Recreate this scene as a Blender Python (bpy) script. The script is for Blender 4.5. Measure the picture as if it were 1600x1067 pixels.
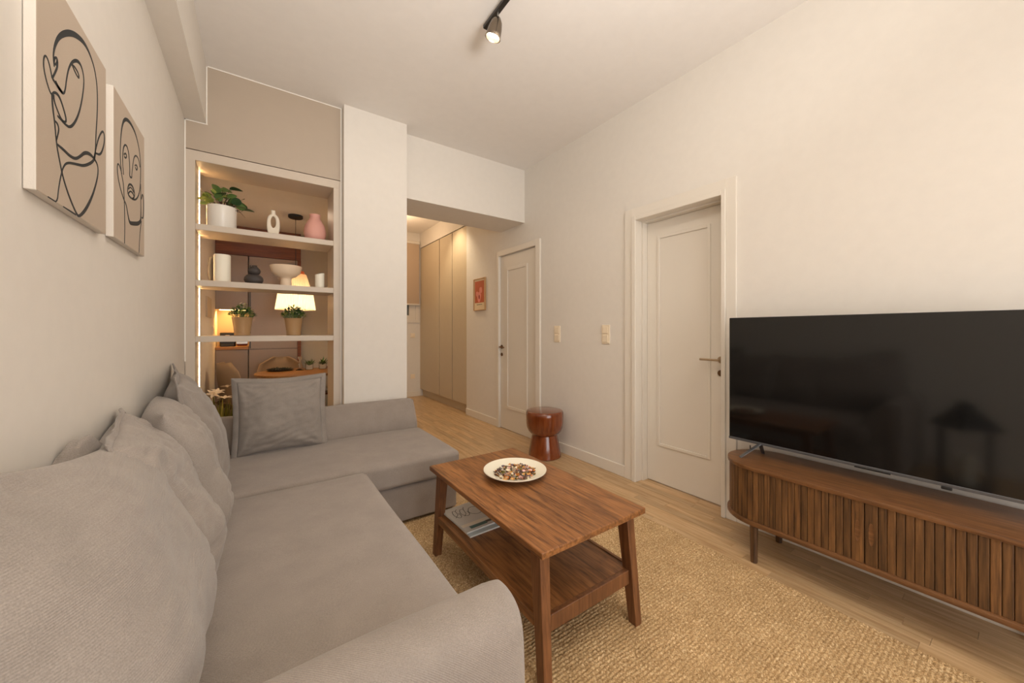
import bpy, bmesh, math, random
import numpy as np
from mathutils import Vector, Matrix, noise

PI = math.pi
rng = random.Random(7)
for o in list(bpy.data.objects):
    bpy.data.objects.remove(o)
SC = bpy.context.scene
COL = SC.collection

# ------------------------------------------------------------------ camera
YAW = math.atan(398 / 573)
cam_data = bpy.data.cameras.new('camera')
cam_data.sensor_width = 36
cam_data.lens = 573 / 1600 * 36
cam_data.shift_y = -15.5 / 1600
cam_data.clip_start = 0.02
cam = bpy.data.objects.new('camera', cam_data)
cam.location = (0, 0, 1.2)
cam.rotation_euler = (PI / 2, 0, -YAW)
COL.objects.link(cam)
SC.camera = cam

# ------------------------------------------------------------------ world, exposure, large lights
world = bpy.data.worlds.new('world')
SC.world = world
world.use_nodes = True
wb = world.node_tree.nodes['Background']
wb.inputs[0].default_value = (0.75, 0.85, 1.0, 1)
wb.inputs[1].default_value = 1.0
SC.view_settings.view_transform = 'Standard'
SC.view_settings.look = 'None'
SC.view_settings.exposure = 0.36
SC.view_settings.gamma = 1.0
SC.view_settings.use_curve_mapping = False


def area(name, loc, target, size, power, color, size_y=None, spread=None):
    l = bpy.data.lights.new(name, 'AREA')
    l.energy = power
    l.color = color
    l.size = size
    if size_y:
        l.shape = 'RECTANGLE'
        l.size_y = size_y
    if spread:
        l.spread = spread
    o = bpy.data.objects.new(name, l)
    o.location = loc
    o.rotation_euler = (Vector(target) - Vector(loc)).to_track_quat('-Z', 'Y').to_euler()
    COL.objects.link(o)
    return o


def point(name, loc, power, color, radius=0.03):
    l = bpy.data.lights.new(name, 'POINT')
    l.energy = power
    l.color = color
    l.shadow_soft_size = radius
    o = bpy.data.objects.new(name, l)
    o.location = loc
    COL.objects.link(o)
    return o


def spot(name, loc, target, power, color, angle, radius=0.03, blend=0.6):
    l = bpy.data.lights.new(name, 'SPOT')
    l.energy = power
    l.color = color
    l.spot_size = angle
    l.spot_blend = blend
    l.shadow_soft_size = radius
    o = bpy.data.objects.new(name, l)
    o.location = loc
    o.rotation_euler = (Vector(target) - Vector(loc)).to_track_quat('-Z', 'Y').to_euler()
    COL.objects.link(o)
    return o


# daylight through the glazed balcony door in the wall behind the camera
area('window_daylight', (0.95, -2.02, 1.3), (0.95, 3.0, 1.5), 1.9, 36, (1.0, 0.965, 0.925), 2.3)
# added fill that brightens the ceiling from out of view; no lamp stands there
area('ceiling_fill', (0.65, -0.45, 1.75), (0.65, 0.4, 3.0), 0.5, 24, (1.0, 0.955, 0.90), spread=2.2)
# ceiling track spots (only the end one is inside the frame)
WARM = (1.0, 0.86, 0.70)
SPOT_Y = [1.72, 0.95, 0.15, -0.65]
SPOT_T = [(0.9, 3.1, 0.7), (2.2, 1.7, 0.0), (-0.3, 0.7, 0.9), (1.4, 0.5, 0.0)]
for y, tgt, pw in zip(SPOT_Y, SPOT_T, (31, 21, 21, 21)):
    spot('track_beam', (1.09, y, 2.86), tgt, pw, WARM, 2.6, 0.05, 1.0)
# hallway downlight, added hallway fill, kitchen area light
spot('hall_downlight', (2.16, 4.98, 3.0), (2.42, 5.0, 0.8), 34, (1.0, 0.80, 0.52), 1.7, 0.04, 0.8)
point('hall_fill', (1.75, 5.7, 2.7), 10, (1.0, 0.70, 0.43), 0.15)  # fill added to brighten the hallway, no fitting hangs here
area('kitchen_area_light', (0.35, 4.3, 2.42), (0.35, 4.3, 0), 0.25, 1.2, (1.0, 0.74, 0.52))  # soft downward light with no fitting of its own

# ------------------------------------------------------------------ node helpers
def srgb(r, g, b):
    def f(c):
        c = c / 255
        return c / 12.92 if c <= 0.04045 else ((c + 0.055) / 1.055) ** 2.4
    return (f(r), f(g), f(b), 1)


class Mat:
    def __init__(self, name):
        self.m = bpy.data.materials.new(name)
        self.m.use_nodes = True
        self.nt = self.m.node_tree
        self.bsdf = self.nt.nodes['Principled BSDF']
        self.out = self.nt.nodes['Material Output']

    def n(self, kind, **kw):
        nd = self.nt.nodes.new(kind)
        for k, v in kw.items():
            if k.startswith('i_'):
                nd.inputs[k[2:].replace('_', ' ')].default_value = v
            else:
                setattr(nd, k, v)
        return nd

    def link(self, a, b):
        self.nt.links.new(a, b)

    def set(self, **kw):
        for k, v in kw.items():
            self.bsdf.inputs[k.replace('_', ' ')].default_value = v

    def coords(self, scale=(1, 1, 1), rot=(0, 0, 0), rand=False, src='Object'):
        tc = self.n('ShaderNodeTexCoord')
        mp = self.n('ShaderNodeMapping')
        mp.inputs['Scale'].default_value = scale
        mp.inputs['Rotation'].default_value = rot
        self.link(tc.outputs[src], mp.inputs['Vector'])
        if rand:
            oi = self.n('ShaderNodeObjectInfo')
            vm = self.n('ShaderNodeVectorMath', operation='SCALE')
            vm.inputs[0].default_value = (13.1, 7.7, 5.3)
            self.link(oi.outputs['Random'], vm.inputs['Scale'])
            self.link(vm.outputs[0], mp.inputs['Location'])
        return mp.outputs[0]

    def noise(self, vec, scale, detail=3, rough=0.5, dist=0.0):
        nd = self.n('ShaderNodeTexNoise')
        nd.inputs['Scale'].default_value = scale
        nd.inputs['Detail'].default_value = detail
        nd.inputs['Roughness'].default_value = rough
        nd.inputs['Distortion'].default_value = dist
        self.link(vec, nd.inputs['Vector'])
        return nd.outputs['Fac']

    def ramp(self, fac, stops):
        nd = self.n('ShaderNodeValToRGB')
        cr = nd.color_ramp
        while len(cr.elements) < len(stops):
            cr.elements.new(0.5)
        for e, (p, c) in zip(cr.elements, stops):
            e.position = p
            e.color = c
        self.link(fac, nd.inputs[0])
        return nd.outputs[0]

    def mix(self, fac, a, b, blend='MIX'):
        nd = self.n('ShaderNodeMix', data_type='RGBA', blend_type=blend)
        for s, v in ((nd.inputs[0], fac), (nd.inputs[6], a), (nd.inputs[7], b)):
            if hasattr(v, 'is_output'):
                self.link(v, s)
            else:
                s.default_value = v
        return nd.outputs[2]

    def math(self, op, a, b=0.0):
        nd = self.n('ShaderNodeMath', operation=op)
        for s, v in ((nd.inputs[0], a), (nd.inputs[1], b)):
            if hasattr(v, 'is_output'):
                self.link(v, s)
            else:
                s.default_value = v
        return nd.outputs[0]

    def bump(self, h, strength=0.3, dist=0.01, prev=None):
        b = self.n('ShaderNodeBump')
        b.inputs['Strength'].default_value = strength
        b.inputs['Distance'].default_value = dist
        self.link(h, b.inputs['Height'])
        if prev:
            self.link(prev, b.inputs['Normal'])
        self.link(b.outputs[0], self.bsdf.inputs['Normal'])
        return b.outputs[0]


def plain(name, col, rough=0.6, metal=0.0, bump=0.0, bscale=60, vary=0.0, spec=0.5):
    M = Mat(name)
    M.set(Base_Color=col, Roughness=rough, Metallic=metal)
    M.bsdf.inputs['Specular IOR Level'].default_value = spec
    v = M.coords()
    f = M.noise(v, bscale, 4)
    if vary:
        d = tuple(c * (1 - vary) for c in col[:3]) + (1,)
        l = tuple(min(1, c * (1 + vary)) for c in col[:3]) + (1,)
        M.link(M.ramp(M.noise(v, bscale * 0.2, 3), [(0.3, d), (0.7, l)]), M.bsdf.inputs['Base Color'])
    if bump:
        M.bump(f, bump, 0.004)
    return M.m


def wood(name, base, dark, light, axis=1, fine=55, streak=0.75, rough=0.45, coat=0.0, rand=False, tint=0.0, figure=3.0, bump=0.15, open_grain=0.6):
    """grain that runs along one axis of the object"""
    M = Mat(name)
    s1 = [1.0, 1.0, 1.0]
    s1[axis] = 0.055
    v1 = M.coords(tuple(s1), rand=rand)
    s2 = [1.0, 1.0, 1.0]
    s2[axis] = 0.22
    v2 = M.coords(tuple(s2), rand=rand)
    f_fine = M.noise(v1, fine, 5, 0.65)
    f_big = M.noise(v2, figure, 2, 0.5, 0.6)
    rings = M.math('FRACT', M.math('MULTIPLY', f_big, 9.0))
    rings = M.math('ABSOLUTE', M.math('SUBTRACT', rings, 0.5))
    c = M.ramp(f_fine, [(0.30, dark), (0.52, base), (0.75, light)])
    ringc = M.ramp(rings, [(0.0, (0, 0, 0, 1)), (0.22, (0, 0, 0, 1)), (0.5, (1, 1, 1, 1))])
    fleck = M.ramp(M.noise(v1, fine * 2.1, 3, 0.6), [(0.50, (0, 0, 0, 1)), (0.62, (1, 1, 1, 1))])
    fac = M.math('MULTIPLY', ringc, M.math('ADD', 0.22, M.math('MULTIPLY', fleck, open_grain)))
    fac = M.math('MULTIPLY', fac, streak)
    c = M.mix(fac, c, dark)
    tone = M.ramp(M.noise(v2, figure * 0.6, 2), [(0.3, (0.86, 0.86, 0.86, 1)), (0.7, (1.1, 1.1, 1.1, 1))])
    c = M.mix(1.0, c, tone, 'MULTIPLY')
    if tint:
        oi = M.n('ShaderNodeObjectInfo')
        t = M.ramp(oi.outputs['Random'], [(0.0, (1 - tint, 1 - tint, 1 - tint, 1)), (0.5, (1, 1, 1, 1)), (1.0, (1 + tint * 0.6, 1 + tint * 0.5, 1 + tint * 0.3, 1))])
        c = M.mix(1.0, c, t, 'MULTIPLY')
    M.link(c, M.bsdf.inputs['Base Color'])
    M.set(Roughness=rough)
    if coat:
        M.set(Coat_Weight=coat, Coat_Roughness=0.08)
    M.bump(f_fine, bump, 0.002)
    return M.m


def fabric(name, col, rib=80.0, ribdir='X', ribstr=0.35, rot=(0, 0, 0), mott=0.07):
    M = Mat(name)
    v = M.coords(rot=rot)
    w = M.n('ShaderNodeTexWave', wave_type='BANDS', bands_direction=ribdir, wave_profile='SIN')
    w.inputs['Scale'].default_value = rib
    w.inputs['Distortion'].default_value = 0.12
    w.inputs['Detail'].default_value = 1
    M.link(v, w.inputs['Vector'])
    n1 = M.noise(v, 420, 3, 0.6)
    n2 = M.noise(v, 9, 4, 0.6)
    d = tuple(c * (1 - mott) for c in col[:3]) + (1,)
    l = tuple(c * (1 + mott) for c in col[:3]) + (1,)
    c = M.ramp(n2, [(0.3, d), (0.7, l)])
    yarn = M.ramp(n1, [(0.3, (0.82, 0.82, 0.82, 1)), (0.7, (1.12, 1.12, 1.12, 1))])
    c = M.mix(1.0, c, yarn, 'MULTIPLY')
    M.link(c, M.bsdf.inputs['Base Color'])
    M.set(Roughness=0.92, Sheen_Weight=0.25, Sheen_Roughness=0.5)
    M.bsdf.inputs['Specular IOR Level'].default_value = 0.2
    b1 = M.bump(w.outputs['Fac'], ribstr, 0.0012)
    b2 = M.bump(n1, 0.3, 0.0012, b1)
    M.bump(n2, 0.12, 0.01, b2)
    return M.m


def emissive(name, col, strength):
    M = Mat(name)
    M.set(Base_Color=(0.8, 0.8, 0.8, 1), Emission_Color=col, Emission_Strength=strength)
    return M.m


def glass(name, col=(1, 1, 1, 1), rough=0.02):
    M = Mat(name)
    M.set(Base_Color=col, Roughness=rough, IOR=1.45, Transmission_Weight=1.0)
    return M.m


WALL = plain('wall_paint', (0.79, 0.745, 0.68, 1), 0.75, bump=0.05, bscale=90, vary=0.012)
CEIL = plain('ceiling_paint', (0.86, 0.825, 0.785, 1), 0.85, bump=0.04, bscale=80, vary=0.012)
TRIM = plain('door_enamel', (0.80, 0.745, 0.66, 1), 0.35, bump=0.03, bscale=30)
LINE = plain('white_caulk', (0.92, 0.88, 0.80, 1), 0.5)
TAUPE = plain('taupe_lacquer', srgb(186, 170, 152), 0.45, bump=0.02, vary=0.01)
UNIT = plain('taupe_lacquer_lit', srgb(206, 192, 175), 0.45, bump=0.02, vary=0.01)  # same taupe made lighter: light on the shelf edges put into the colour
KTAUPE = plain('kitchen_taupe_lacquer', srgb(152, 134, 122), 0.35, bump=0.02, vary=0.01)
WARD = plain('wardrobe_lacquer', srgb(202, 186, 160), 0.4, bump=0.02, vary=0.01)
PLANK = wood('oak_floor', srgb(203, 170, 128), srgb(176, 138, 94), srgb(220, 190, 150), 1, 60, 0.25, 0.38, rand=True, tint=0.13, figure=4, bump=0.08)
JOINT = plain('floor_joint', srgb(120, 92, 62), 0.9)
TABLEW = wood('table_oak', srgb(150, 98, 54), srgb(86, 52, 26), srgb(176, 122, 72), 1, 70, 0.95, 0.40, figure=5.5, rand=False, bump=0.25)
LEGW = wood('table_leg_oak', srgb(122, 78, 46), srgb(82, 50, 28), srgb(142, 96, 58), 2, 70, 0.5, 0.42, rand=True)
STANDTOP = wood('stand_top_oak', srgb(116, 78, 46), srgb(80, 50, 28), srgb(136, 94, 58), 1, 80, 0.35, 0.38)
SLAT = wood('slat_oak', srgb(108, 74, 42), srgb(62, 40, 22), srgb(138, 98, 58), 2, 90, 0.4, 0.45, rand=True, tint=0.28)
STANDV = wood('stand_leg_oak', srgb(90, 62, 38), srgb(58, 38, 22), srgb(108, 76, 48), 2, 80, 0.3, 0.45)
MAHOG = wood('mahogany_lacquer', srgb(122, 58, 22), srgb(94, 40, 13), srgb(138, 70, 30), 2, 30, 0.15, 0.16, coat=0.6, bump=0.02)
KWOOD = wood('kitchen_walnut', srgb(120, 62, 24), srgb(92, 44, 14), srgb(136, 76, 34), 0, 40, 0.3, 0.45)
OAKT = wood('dining_oak', srgb(172, 122, 70), srgb(134, 86, 44), srgb(192, 144, 90), 0, 50, 0.3, 0.4)
SOFA = fabric('sofa_cloth', srgb(158, 147, 138), 125, 'DIAGONAL', 0.45)
CUSH = fabric('cushion_cloth', srgb(159, 149, 140), 85, 'Z', 0.4)
CUSH2 = fabric('flanged_cushion_cloth', srgb(152, 143, 135), 85, 'Z', 0.3)
CANVAS = plain('canvas_greige', srgb(194, 178, 160), 0.85, bump=0.15, bscale=400)
CANVW = plain('canvas_white_edge', srgb(225, 217, 206), 0.85, bump=0.1, bscale=300)
INK = plain('ink_line', srgb(42, 46, 48), 0.7)
BLACK = plain('black_metal', srgb(40, 37, 34), 0.4)
DARKC = plain('dark_ceramic', srgb(66, 60, 58), 0.6, bump=0.2, bscale=60)
STEEL = plain('brushed_steel', srgb(190, 186, 180), 0.28, 1.0)
BRONZE = plain('handle_bronze', srgb(120, 92, 66), 0.35, 0.9)
NICKEL = plain('handle_nickel', srgb(186, 166, 140), 0.35, 0.8)
PLASTIC = plain('switch_plastic', srgb(242, 226, 200), 0.35)
WHITEC = plain('white_ceramic', srgb(236, 230, 220), 0.3)
CREAMC = plain('cream_ceramic', srgb(232, 220, 200), 0.55, bump=0.1, bscale=80)
PLATEC = plain('plate_stoneware', srgb(244, 238, 218), 0.28, bump=0.03)
PINKC = plain('pink_ceramic', srgb(222, 164, 150), 0.6, bump=0.08, bscale=70)
BOWLC = plain('bowl_ceramic', srgb(236, 212, 184), 0.5, bump=0.06)
WAX = plain('candle_wax', srgb(250, 244, 226), 0.45)
TANPOT = plain('tan_pot', srgb(176, 140, 98), 0.4, bump=0.05)
GREEN = plain('leaf_green', srgb(92, 122, 62), 0.5, vary=0.25, bscale=60)
GREEND = plain('leaf_dark_green', srgb(52, 84, 48), 0.5, vary=0.25, bscale=60)
GREENY = plain('leaf_lime', srgb(158, 172, 82), 0.5, vary=0.2, bscale=60)
TWIG = plain('twig_brown', srgb(70, 40, 26), 0.8)
SOIL = plain('soil', srgb(60, 44, 32), 0.95, bump=0.5)
PETALW = plain('petal_white', srgb(240, 226, 206), 0.7)
SCREEN = plain('screen_glass', (0.004, 0.004, 0.004, 1), 0.085, spec=0.6)
TVB = plain('tv_plastic', srgb(34, 33, 32), 0.35)
SILVER = plain('tv_silver', srgb(112, 114, 118), 0.35, 0.7)
BEIGECH = plain('chair_shell', srgb(158, 134, 108), 0.7, bump=0.1)
CLEAR = glass('clear_glass')
LED = emissive('led_strip_diffuser', (1.0, 0.62, 0.28, 1), 26.0)
UCLED = emissive('undercabinet_led', (1.0, 0.62, 0.22, 1), 6.0)

# ------------------------------------------------------------------ mesh helpers
def link(name, bm, mat, parent=None, smooth=False, loc=None, mats=None):
    me = bpy.data.meshes.new(name)
    bm.normal_update()
    bm.to_mesh(me)
    bm.free()
    for m in (mats or [mat]):
        me.materials.append(m)
    if smooth:
        for p in me.polygons:
            p.use_smooth = True
    o = bpy.data.objects.new(name, me)
    COL.objects.link(o)
    if parent:
        o.parent = parent
    if loc:
        o.location = loc
    return o


def thing(name, label, cat, loc=(0, 0, 0), rotz=0.0, group=None):
    o = bpy.data.objects.new(name, None)
    o.empty_display_size = 0.05
    o.location = loc
    o.rotation_euler = (0, 0, rotz)
    COL.objects.link(o)
    return tag(o, label, cat, group)


def tag(o, label, cat, group=None):
    o['label'] = label
    o['category'] = cat
    if group:
        o['group'] = group
    return o


def struct(o):
    o['kind'] = 'structure'
    return o


def sempty(name, loc=(0, 0, 0)):
    o = bpy.data.objects.new(name, None)
    o.location = loc
    COL.objects.link(o)
    return struct(o)


def box(bm, x0, x1, y0, y1, z0, z1, bev=0.0, seg=2, mi=0):
    r = bmesh.ops.create_cube(bm, size=1)
    vs = r['verts']
    for v in vs:
        v.co = Vector(((x0 + x1) / 2 + v.co.x * (x1 - x0), (y0 + y1) / 2 + v.co.y * (y1 - y0), (z0 + z1) / 2 + v.co.z * (z1 - z0)))
    fs = set(f for v in vs for f in v.link_faces)
    for f in fs:
        f.material_index = mi
    if bev > 0:
        es = list(set(e for v in vs for e in v.link_edges))
        bmesh.ops.bevel(bm, geom=es, offset=bev, segments=seg, profile=0.5, affect='EDGES')
    return bm


def B(x0, x1, y0, y1, z0, z1, bev=0.0, seg=2):
    return box(bmesh.new(), x0, x1, y0, y1, z0, z1, bev, seg)


def prism(bm, pts, axis, a0, a1, bev=0.0, seg=2):
    """extrude the 2D polygon pts along axis; pts are the other two coordinates in xyz order"""
    def mk(p, a):
        c = list(p)
        c.insert(axis, a)
        return bm.verts.new(c)
    A = [mk(p, a0) for p in pts]
    Bv = [mk(p, a1) for p in pts]
    n = len(pts)
    fs = [bm.faces.new(A), bm.faces.new(list(reversed(Bv)))]
    for i in range(n):
        j = (i + 1) % n
        fs.append(bm.faces.new((A[i], Bv[i], Bv[j], A[j])))
    bmesh.ops.recalc_face_normals(bm, faces=fs)
    if bev:
        es = list(set(e for f in fs[:2] for e in f.edges))
        bmesh.ops.bevel(bm, geom=es, offset=bev, segments=seg, profile=0.5, affect='EDGES')
    return bm


def lathe(bm, prof, n=40, cx=0, cy=0, pleat=0.0, pn=0, mi=0, cap=True):
    """prof: (r, z) from bottom to top"""
    rows = []
    for r, z in prof:
        row = []
        for k in range(n):
            a = 2 * PI * k / n
            rr = r * (1 + (pleat * (1 if k % 2 else -1) if pn else 0))
            row.append(bm.verts.new((cx + rr * math.cos(a), cy + rr * math.sin(a), z)))
        rows.append(row)
    fs = []
    for a, b in zip(rows, rows[1:]):
        for k in range(n):
            j = (k + 1) % n
            fs.append(bm.faces.new((a[k], a[j], b[j], b[k])))
    if cap:
        if prof[0][0] > 0:
            fs.append(bm.faces.new(list(reversed(rows[0]))))
        if prof[-1][0] > 0:
            fs.append(bm.faces.new(rows[-1]))
    for f in fs:
        f.material_index = mi
    return bm


def tube(bm, pts, r, n=8, mi=0):
    pts = [Vector(p) for p in pts]
    rs = r if isinstance(r, (list, tuple)) else [r] * len(pts)
    rows = []
    for i, p in enumerate(pts):
        d = (pts[min(i + 1, len(pts) - 1)] - pts[max(i - 1, 0)]).normalized()
        a = d.orthogonal().normalized() if abs(d.z) > 0.9 else d.cross(Vector((0, 0, 1))).normalized()
        b = d.cross(a).normalized()
        rows.append([bm.verts.new(p + rs[i] * (math.cos(2 * PI * k / n) * a + math.sin(2 * PI * k / n) * b)) for k in range(n)])
    fs = []
    for A, Bv in zip(rows, rows[1:]):
        for k in range(n):
            j = (k + 1) % n
            fs.append(bm.faces.new((A[k], A[j], Bv[j], Bv[k])))
    fs.append(bm.faces.new(rows[0]))
    fs.append(bm.faces.new(rows[-1]))
    bmesh.ops.recalc_face_normals(bm, faces=fs)
    for f in fs:
        f.material_index = mi
    return bm


def smooth_poly(pts, it=2):
    for _ in range(it):
        q = []
        n = len(pts)
        for i in range(n):
            a, b = pts[i], pts[(i + 1) % n]
            q.append((a[0] * .75 + b[0] * .25, a[1] * .75 + b[1] * .25))
            q.append((a[0] * .25 + b[0] * .75, a[1] * .25 + b[1] * .75))
        pts = q
    return pts


def auto_smooth(o, angle=35):
    me = o.data
    me.polygons.foreach_set('use_smooth', [True] * len(me.polygons))
    bm = bmesh.new()
    bm.from_mesh(me)
    for e in bm.edges:
        if len(e.link_faces) == 2 and e.calc_face_angle(0) > math.radians(angle):
            e.smooth = False
    bm.to_mesh(me)
    bm.free()
    return o


def copy_tree(o, parent=None):
    c = o.copy()
    COL.objects.link(c)
    if parent:
        c.parent = parent
    for ch in list(o.children):
        copy_tree(ch, c)
    return c


# ================================================================== THE SETTING
XL, XR, ZC = -0.40, 2.493, 3.027
YU = 3.27          # front plane of the shelf unit
YB = -2.1          # wall behind the camera
YH = 6.62          # end of the hallway

# floor: sub-floor plus oak strips laid along y
fl = struct(link('floor', B(XL - 0.1, 2.75, YB - 0.1, YH + 0.1, -0.06, -0.0085), JOINT))
PW = 0.066
strip_meshes = {}


def strip_mesh(L):
    if L not in strip_meshes:
        bm = bmesh.new()
        h, w, c, t = L / 2 - 0.0005, PW / 2 - 0.0004, 0.0012, 0.008
        lo = [bm.verts.new(p) for p in ((-w, -h, -t), (w, -h, -t), (w, h, -t), (-w, h, -t))]
        mid = [bm.verts.new(p) for p in ((-w, -h, -c * .5), (w, -h, -c * .5), (w, h, -c * .5), (-w, h, -c * .5))]
        up = [bm.verts.new(p) for p in ((-w + c, -h + c, 0), (w - c, -h + c, 0), (w - c, h - c, 0), (-w + c, h - c, 0))]
        for a, b in ((lo, mid), (mid, up)):
            for i in range(4):
                j = (i + 1) % 4
                bm.faces.new((a[i], a[j], b[j], b[i]))
        bm.faces.new(up)
        me = bpy.data.meshes.new('plank')
        bm.to_mesh(me)
        bm.free()
        me.materials.append(PLANK)
        strip_meshes[L] = me
    return strip_meshes[L]


def seen_floor(x, y):
    """open floor that the photograph shows"""
    if 3.3 < y < YH and 1.15 < x < 2.6:
        return y < 5.3
    if y <= 3.3 and x > 2.02 and y > 0.15:
        return True
    return 2.30 < y <= 3.3 and x > 1.1


rest = bmesh.new()
prng = random.Random(3)
nplank = 0
ix = 0
x = XL + PW / 2
while x < 2.62:
    y = YB - prng.uniform(0, 0.5)
    while y < YH:
        L = prng.choice((0.42, 0.50, 0.58, 0.66))
        yc = y + L / 2
        if seen_floor(x, yc) and nplank < 296:
            o = bpy.data.objects.new('plank', strip_mesh(L))
            o.location = (x, yc, prng.uniform(-0.0003, 0.0))
            o.parent = fl
            COL.objects.link(o)
            nplank += 1
        else:
            box(rest, x - PW / 2 + 0.0004, x + PW / 2 - 0.0004, y + 0.0005, y + L - 0.0005, -0.008, 0)
        y += L
    x += PW
ro = link('plank', rest, PLANK, fl)
ro['kind'] = 'stuff'

# ceiling
struct(link('ceiling', B(XL - 0.1, 2.75, YB - 0.1, YH + 0.1, ZC, ZC + 0.1), CEIL))
# left wall, runs on into the kitchen
struct(link('wall_left', B(XL - 0.1, XL, YB - 0.1, YH, 0, ZC), WALL))
# right wall with two door openings
bm = bmesh.new()
D2 = (1.181, 1.836, 2.085)   # near door opening: y0, y1, top
D1 = (3.125, 3.862, 2.135)   # far door opening
e = 0.006
for y0, y1, z0, z1 in ((YB, D2[0] - e, 0, ZC), (D2[0] - e, D2[1] + e, D2[2] + e, ZC), (D2[1] + e, D1[0] - e, 0, ZC), (D1[0] - e, D1[1] + e, D1[2] + e, ZC), (D1[1] + e, 4.745, 0, ZC)):
    box(bm, XR, 2.75, y0, y1, z0, z1)
struct(link('wall_right', bm, WALL))
# wall behind the camera with a glazed opening
bm = bmesh.new()
WX0, WX1, WZ0, WZ1 = 0.0, 1.9, 0.15, 2.45
for x0, x1, z0, z1 in ((XL, WX0, 0, ZC), (WX1, 2.75, 0, ZC), (WX0, WX1, 0, WZ0), (WX0, WX1, WZ1, ZC)):
    box(bm, x0, x1, YB - 0.1, YB, z0, z1)
struct(link('wall_rear', bm, WALL))
w = sempty('window_1', (0, YB, 0))
bm = bmesh.new()
for x0, x1, z0, z1 in ((WX0, WX0 + .06, WZ0, WZ1), (WX1 - .06, WX1, WZ0, WZ1), (.92, .98, WZ0 + .06, WZ1 - .06), (WX0 + .06, WX1 - .06, WZ0, WZ0 + .06), (WX0 + .06, WX1 - .06, WZ1 - .06, WZ1)):
    box(bm, x0, x1, -0.07, -0.02, z0, z1)
link('window_frame', bm, TRIM, w)
for x0, x1 in ((WX0 + .06, .92), (.98, WX1 - .06)):
    link('pane', B(x0, x1, -.048, -.042, WZ0 + .06, WZ1 - .06), CLEAR, w)

# column, beam, bulkhead along the left wall
struct(link('wall_column', B(0.572, 1.085, 3.19, 3.66, 0, ZC), WALL))
struct(link('trim_1', B(1.085, XR, 3.34, 3.826, 2.434, ZC), WALL))
struct(link('trim_2', B(XL, -0.288, YB, YU, 2.629, ZC), WALL))
# partition between kitchen and hallway, hallway end wall, wardrobe recess
struct(link('wall_hallway', B(1.0, 1.085, 3.66, YH, 0, ZC), WALL))
bm = bmesh.new()
# end wall with the window opening
HX0, HX1, HZ0, HZ1 = 1.45, 2.485, 1.36, 2.80
for x0, x1, z0, z1 in ((1.0, HX0, 0, ZC), (HX1, 2.75, 0, ZC), (HX0, HX1, 0, HZ0), (HX0, HX1, HZ1, ZC)):
    box(bm, x0, x1, YH, YH + 0.1, z0, z1)
struct(link('wall_end', bm, WALL))
# kitchen: lowered ceiling and back wall
struct(link('trim_3', B(XL, 1.0, 3.572, 5.9, 2.45, 2.50), CEIL))
struct(link('wall_kitchen', B(XL, 1.0, 5.80, 5.90, 0, 2.45), WALL))
# panel above the shelf unit with its pale caulk lines
bm = bmesh.new()
prism(bm, [(XL + .002, 2.436), (0.560, 2.436), (0.560, ZC - .001), (-0.286, ZC - .001), (-0.286, 2.627), (XL + .002, 2.627)], 1, YU, YU + 0.30)
struct(link('trim_4', bm, TAUPE))
bm = bmesh.new()
L = 0.006
box(bm, XL, XL + L, YU - .004, YU, 1.0, 2.627)
box(bm, XL, -0.286 + L, YU - .004, YU, 2.621, 2.627)
box(bm, -0.288, -0.288 + L, YU - .004, YU, 2.627, ZC)
box(bm, -0.286, 0.560, YU - .004, YU, ZC - L, ZC)
box(bm, 0.560, 0.560 + .010, YU - .002, YU + .1, 0.4, ZC)
struct(link('trim_5', bm, LINE))

# baseboards on the right wall and in the hallway
def baseboard(name, pieces):
    bm = bmesh.new()
    for a in pieces:
        box(bm, *a, 0.003, 1)
    return struct(link(name, bm, TRIM))
baseboard('baseboard_right', [(XR - .014, XR, 1.945, 3.048, 0, 0.094), (XR - .014, XR, 3.885, 4.745, 0, 0.094), (XR - .014, XR, YB, 1.092, 0, 0.094)])
baseboard('baseboard_end', [(1.09, 2.50, YH - .014, YH, 0, 0.094)])
baseboard('baseboard_left', [(XL, XL + .014, YB, 0.55, 0, 0.094)])
baseboard('baseboard_rear', [(XL, WX0, YB, YB + .014, 0, 0.094), (WX1, XR, YB, YB + .014, 0, 0.094)])

# ---- near door (deep reveal)
d = sempty('door_1', (XR, 1.5, 0))
def rel(o_loc, *a):
    return (a[0] - o_loc[0], a[1] - o_loc[0], a[2] - o_loc[1], a[3] - o_loc[1], a[4] - o_loc[2], a[5] - o_loc[2])
dl = (XR, 1.5, 0)
bm = bmesh.new()   # flat outer casing then a proud inner band
for y0, y1, z0, z1 in ((1.092, 1.153, 0, 2.185), (1.872, 1.945, 0, 2.185), (1.153, 1.872, 2.122, 2.185)):
    box(bm, *rel(dl, XR - .016, XR, y0, y1, z0, z1), 0.002, 1)
link('casing', bm, TRIM, d)
bm = bmesh.new()
for y0, y1, z0, z1 in ((1.153, 1.181, 0, 2.122), (1.836, 1.872, 0, 2.122), (1.181, 1.836, 2.085, 2.122)):
    box(bm, *rel(dl, XR - .026, XR + .06, y0, y1, z0, z1), 0.003, 1)
link('inner_casing', bm, TRIM, d)
bm = bmesh.new()
for y0, y1, z0, z1 in ((1.176, 1.195, 0, 2.090), (1.826, 1.841, 0, 2.090), (1.195, 1.826, 2.075, 2.090)):
    box(bm, *rel(dl, XR + .061, 2.75, y0, y1, z0, z1))
link('jamb', bm, TRIM, d)
lf = link('door_leaf', B(*rel(dl, 2.61, 2.65, 1.196, 1.825, 0.006, 2.074), 0.002, 1), TRIM, d)
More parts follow.
